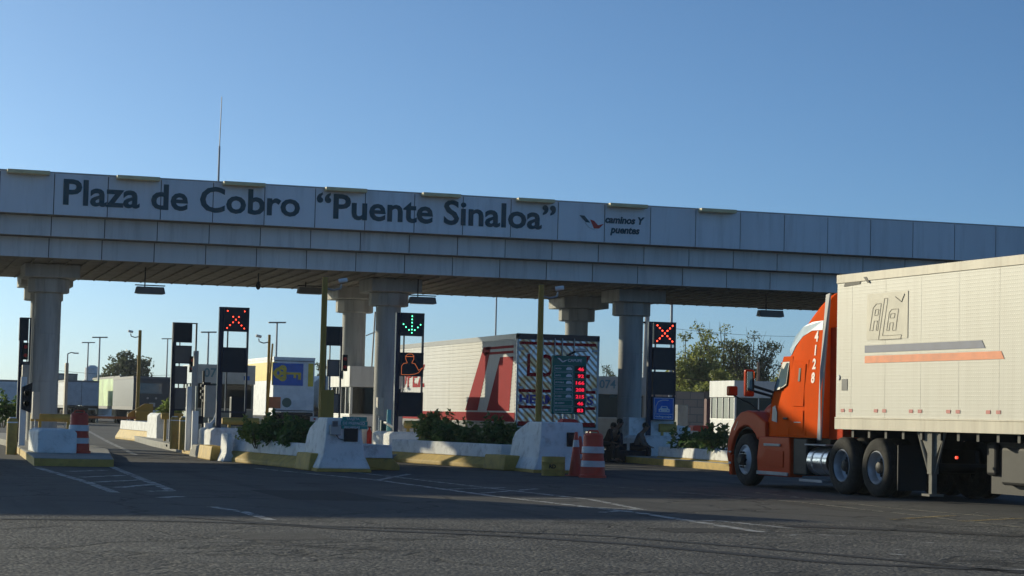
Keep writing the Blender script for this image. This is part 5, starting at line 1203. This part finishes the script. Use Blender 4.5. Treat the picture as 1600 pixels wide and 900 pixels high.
t = thing('street_lamp', 'lamp pole with one curved arm above the wavy patterned truck', 'street lamp', (XP(104, 600, 190), 190, 0), group='street lamps behind the toll plaza')
z = ZP(104, 553, 190); q = MB(); q.cyl((0, 0, 0), (0, 0, z), .09, .06, 8, M_silver); q.path([(0, 0, z), (.3, 0, z + .15), (.6, 0, z + .1)], .05, M_silver, 6); q.build('pole', t)
q = MB(); q.box(.5, .95, -.12, .12, z + .04, z + .14, M_grey); q.build('lamp_head', t)
# tall plain poles
def plain(x, yt, Y, r, lab, m=M_silver, name='tall_pole', lean=0):
    X_ = XP(x, yt, Y); return single(MB().cyl((0, 0, 0), (lean, 0, ZP(x, yt, Y)), r, r * .7, 10, m), name, lab, 'pole', (X_ - lean, Y, 0))
plain(776, 455, 110, .06, 'tall thin pole rising behind the middle of the red and white trailer')
plain(1050, 465, 100, .09, 'tall pole behind the red cross frame')
w_p = plain(1185, 566, 112, .11, 'wooden utility pole before the trees, left of the orange cab', mat('weathered_wood', (.25, .19, .14), .9), 'utility_pole')
t = thing('utility_pole', 'grey utility pole with wires between the column and the red cross frame', 'utility pole', (XP(1006, 600, 84), 84, 0))
z = ZP(1008, 478, 84); q = MB(); q.cyl((0, 0, 0), (.1, 0, z), .14, .10, 12, M_conc); q.build('pole', t)
q = MB(); q.box(-.35, .6, -.05, .05, z - .75, z - .67, M_dark); q.build('cross_arm', t)
q = MB(); q.path([(.1, -.1, 3.4), (.4, -.1, 3.2), (.45, -.1, 2.9)], .03, M_dark, 6); q.build('cable_loop', t)
# radio mast left of the column 2
t = thing('radio_mast', 'leaning antenna poles between the two central columns', 'antenna', (XP(578, 600, 76), 76, 0)); z = ZP(583, 487, 76)
q = MB(); q.cyl((-.05, 0, 0), (.12, 0, z), .035, .03, 8, M_silver); q.path([(-.2, 0, z - .9), (.25, 0, z - .7)], .02, M_silver, 6); q.cyl((.22, 0, 2.0), (.30, 0, ZP(586, 515, 76)), .05, .05, 8, M_silver); q.build('mast', t)
q = MB(); q.box(-.08, .12, -.06, .06, 2.75, 2.95, M_grey); q.build('junction_box', t)
# wires
wr = MB()
def wire(a, b, sag, r, mb, n=16):
    a, b = Vector(a), Vector(b); pts = [a.lerp(b, k / n) - Vector((0, 0, sag * 4 * (k / n) * (1 - k / n))) for k in range(n + 1)]; mb.path(pts, r, M_dark, 4)
def wire_px(x0, y0, x1, y1, Y, sag, lab, r=.022):
    a, b = A(x0, y0, Y), A(x1, y1, Y); q = MB(); wire((0, 0, 0), b - a, sag, r, q); single(q, 'overhead_wire', lab, 'wire', a, group='overhead wires')
wire_px(1000, 506, 1330, 524, 110, .3, 'upper thin overhead wire across the sky right of the red cross frame', .012)
wire_px(1000, 583, 1340, 605, 108, .2, 'lower overhead wire crossing the trees behind the lone booth', .02)
wire_px(1000, 550, 1330, 572, 113, .3, 'middle overhead wire crossing the tree tops at right', .012)
wire_px(60, 575, 330, 582, 215, .5, 'faint overhead wire behind the lamp poles at left', .02)
# white low building and water tank behind trucks
t = thing('site_office', 'low pale building with a water tank behind the trucks at left', 'building', (XP(150, 620, 230), 230, 0))
q = MB(); q.box(0, 5.5, 0, 4, 0, ZP(170, 586, 230), M_fw); q.build('wall', t)
q = MB(); q.lathe([(.75, 0), (.78, .1), (.78, 1.3), (.3, 1.6), (0, 1.6)], (-.4, 1, ZP(150, 594, 230)), (0, 0, 1), M_fw, 20); q.box(-1.3, .4, .1, 2, 0, ZP(150, 594, 230), M_fw); q.build('water_tank', t)

# added unseen board left of the picture, casts the foreground shadow band
t = thing('shadow_blocker', 'added grey shadow-casting gantry standing left of the picture', 'blocker', (-6, 50, 0))
q = MB(); q.box(-12, 3.2, 0, .2, 4.8, 7.0, M_blocker); q.build('shade_board', t)
for x in (-11, 2.4): MB().cyl((x, .35, 0), (x, .35, 6.8), .14, .12, 14, M_silver).build('post', t)  # posts of the added shadow blocker
q = MB(); q.box(-12, 2.8, .22, .48, 6.8, 6.98, M_silver); q.build('blocker_beam', t)

# ------------------------------------------------------------------ people
def skin_obj(name, verts, edges, radii, m, parent, root=0, sub=2):
    me = bpy.data.meshes.new(name); me.from_pydata(verts, edges, []); me.materials.append(m)
    o = bpy.data.objects.new(name, me); col.objects.link(o); o.parent = parent
    sk = o.modifiers.new('skin', 'SKIN'); me.skin_vertices or None
    for i, r_ in enumerate(radii):
        r_ = r_ if isinstance(r_, tuple) else (r_, r_); me.skin_vertices[0].data[i].radius = r_
    me.skin_vertices[0].data[root].use_root = True
    sb = o.modifiers.new('sub', 'SUBSURF'); sb.levels = sub; sb.render_levels = sub
    sk.use_smooth_shade = True
    dg = bpy.context.evaluated_depsgraph_get(); nm = bpy.data.meshes.new_from_object(o.evaluated_get(dg)); o.modifiers.clear(); o.data = nm; nm.name = name
    if not nm.materials: nm.materials.append(m)
    return o
M_skin = mat('skin_tone', (.22, .12, .08), .6); M_hair = mat('black_hair', (.012, .01, .009), .6)
def seated(x, y, z, rot, lab, shirt, pants, seat=.36, lean=.18, head=.0, arms='knees', cap=None):
    t = thing('person', lab, 'person', (x, y, z), rot, group='people resting by the right column')
    # local: facing -y
    hp = Vector((0, 0, seat + .09)); ch = Vector((0, -lean * .7, seat + .40)); nk = Vector((0, -lean, seat + .56)); hd_ = Vector((0, -lean - .05 - head, seat + .72))
    V = [hp, Vector((0, -lean * .35, seat + .22)), ch, nk, hd_ - Vector((0, 0, .05)), hd_ + Vector((0, 0, .05))]; E = [(0, 1), (1, 2), (2, 3), (3, 4), (4, 5)]; Rr = [(.14, .11), (.135, .105), (.15, .11), (.055, .055), (.08, .092), (.078, .088)]
    arm = []; leg = []
    for s in (-1, 1):
        sh = ch + Vector((s * .18, .0, .08)); el = sh + Vector((s * .07, -.10, -.26)); wr_ = Vector((s * .16, -.40, seat + .13)); hn = wr_ + Vector((0, -.08, -.02))
        b = len(V); V += [sh, el, wr_, hn]; E += [(2, b), (b, b + 1), (b + 1, b + 2), (b + 2, b + 3)]; Rr += [.055, .043, .028, (.035, .018)]; arm.append((sh, el, wr_))
        for q in range(4):
            k = len(V); f0 = hn + Vector((s * (-.027 + .018 * q), -.03, 0)); V += [f0, f0 + Vector((0, -.03 - .004 * (q in (1, 2)), -.01)), f0 + Vector((0, -.045, -.035))]; E += [(b + 3, k), (k, k + 1), (k + 1, k + 2)]; Rr += [.009, .008, .007]
        k = len(V); V += [wr_ + Vector((-s * .035, -.05, 0)), wr_ + Vector((-s * .05, -.09, -.015))]; E += [(b + 2, k), (k, k + 1)]; Rr += [.01, .009]
        hj = hp + Vector((s * .09, -.02, -.01)); kn = Vector((s * .15, -.42, seat + .10)); an = Vector((s * .14, -.40, .08)); to = an + Vector((0, -.17, -.04))
        b = len(V); V += [hj, kn, an, to]; E += [(0, b), (b, b + 1), (b + 1, b + 2), (b + 2, b + 3)]; Rr += [.085, .06, .04, (.04, .03)]; leg.append((hj, kn, an, to))
    skin_obj('body', [tuple(v) for v in V], E, Rr, M_skin, t)
    # shirt
    V2 = [hp + Vector((0, 0, -.02)), V[1], ch, ch + Vector((0, -.01, .12))]; E2 = [(0, 1), (1, 2), (2, 3)]; R2 = [(.16, .13), (.16, .125), (.175, .13), (.07, .07)]
    for sh, el, wr_ in arm:
        b = len(V2); V2 += [sh, el, el.lerp(wr_, .75)]; E2 += [(2, b), (b, b + 1), (b + 1, b + 2)]; R2 += [.072, .06, .045]
    skin_obj('shirt', [tuple(v) for v in V2], E2, R2, shirt, t)
    V3 = [hp + Vector((0, 0, -.01))]; E3 = []; R3 = [(.165, .14)]
    for hj, kn, an, to in leg:
        b = len(V3); V3 += [hj, kn, an + Vector((0, 0, .03))]; E3 += [(0, b), (b, b + 1), (b + 1, b + 2)]; R3 += [.105, .078, .058]
    skin_obj('trousers', [tuple(v) for v in V3], E3, R3, pants, t)
    for hj, kn, an, to in leg:
        skin_obj('shoe', [tuple(an + Vector((0, .04, -.03))), tuple(an + Vector((0, -.06, -.04))), tuple(to)], [(0, 1), (1, 2)], [(.045, .04), (.05, .038), (.045, .03)], M_black, t, sub=1)
    q = MB(); q.lathe([(.088, -.02), (.096, .03), (.09, .08), (.06, .115), (0, .13)], tuple(hd_ + Vector((0, .018, .0))), (0, .12, 1), cap or M_hair, 16); q.build('hair' if not cap else 'cap', t, smooth=True)
    MB().lathe([(0, -.03), (.016, -.015), (.012, .02), (0, .035)], tuple(hd_ + Vector((0, -.098, -.005))), (0, -.3, 1), M_skin, 8).build('nose', t, smooth=True)
    for s in (-1, 1): MB().lathe([(0, -.01), (.012, 0), (0, .01)], tuple(hd_ + Vector((s * .033, -.086, .022))), (0, 1, 0), M_black, 8).build('eye', t); MB().lathe([(0, -.03), (.018, 0), (0, .03)], tuple(hd_ + Vector((s * .086, .0, 0))), (0, 0, 1), M_skin, 8).build('ear', t, smooth=True)
    q = MB(); q.box(-.025, .025, -.096 + hd_.y, -.088 + hd_.y, hd_.z - .055, hd_.z - .047, mat('lips', (.2, .07, .06), .6)); q.build('mouth', t)
    return t
D1 = mat('black_clothes', (.012, .013, .02), .85); D2 = mat('dark_blue_clothes', (.018, .022, .035), .85); D3 = mat('brown_grey_shirt', (.16, .12, .10), .85)
px1 = G(950, 723); px2 = G(967, 722); px3 = G(982, 721)
t1_ = single(MB().box(-.9, .9, -.22, .22, 0, .36, M_black), 'crate_bench', 'low black bench the people sit on by the right column', 'bench', (XP(965, 720, 59.3), 59.3, 0), bevel=.03)
bx = t1_.location.x
seated(bx - .42, 59.32, 0, R(35), 'person all in black leaning forward, nearest the big banded drum', D1, D1, lean=.46, seat=.46, head=.05)
seated(bx + .06, 59.34, 0, R(-50), 'person in dark blue in the middle of the resting group', D2, D1, lean=.34, seat=.34)
seated(bx + .55, 59.32, 0, R(60), 'person in brown grey shirt nearest the right column block', D3, D1, lean=.24, seat=.36, head=.04)

# ------------------------------------------------------------------ air
hz = bpy.data.materials.new('haze_air'); hz.use_nodes = True; tt = hz.node_tree; tt.nodes.clear()
ov = tt.nodes.new('ShaderNodeOutputMaterial'); pv = tt.nodes.new('ShaderNodeVolumePrincipled')
pv.inputs['Color'].default_value = (.80, .88, .96, 1); pv.inputs['Density'].default_value = .00022; pv.inputs['Anisotropy'].default_value = .3
tt.links.new(pv.outputs[0], ov.inputs['Volume'])
o = MB().box(-900, 900, -150, 700, -1.0, 22, hz).build('haze'); o['kind'] = 'stuff'
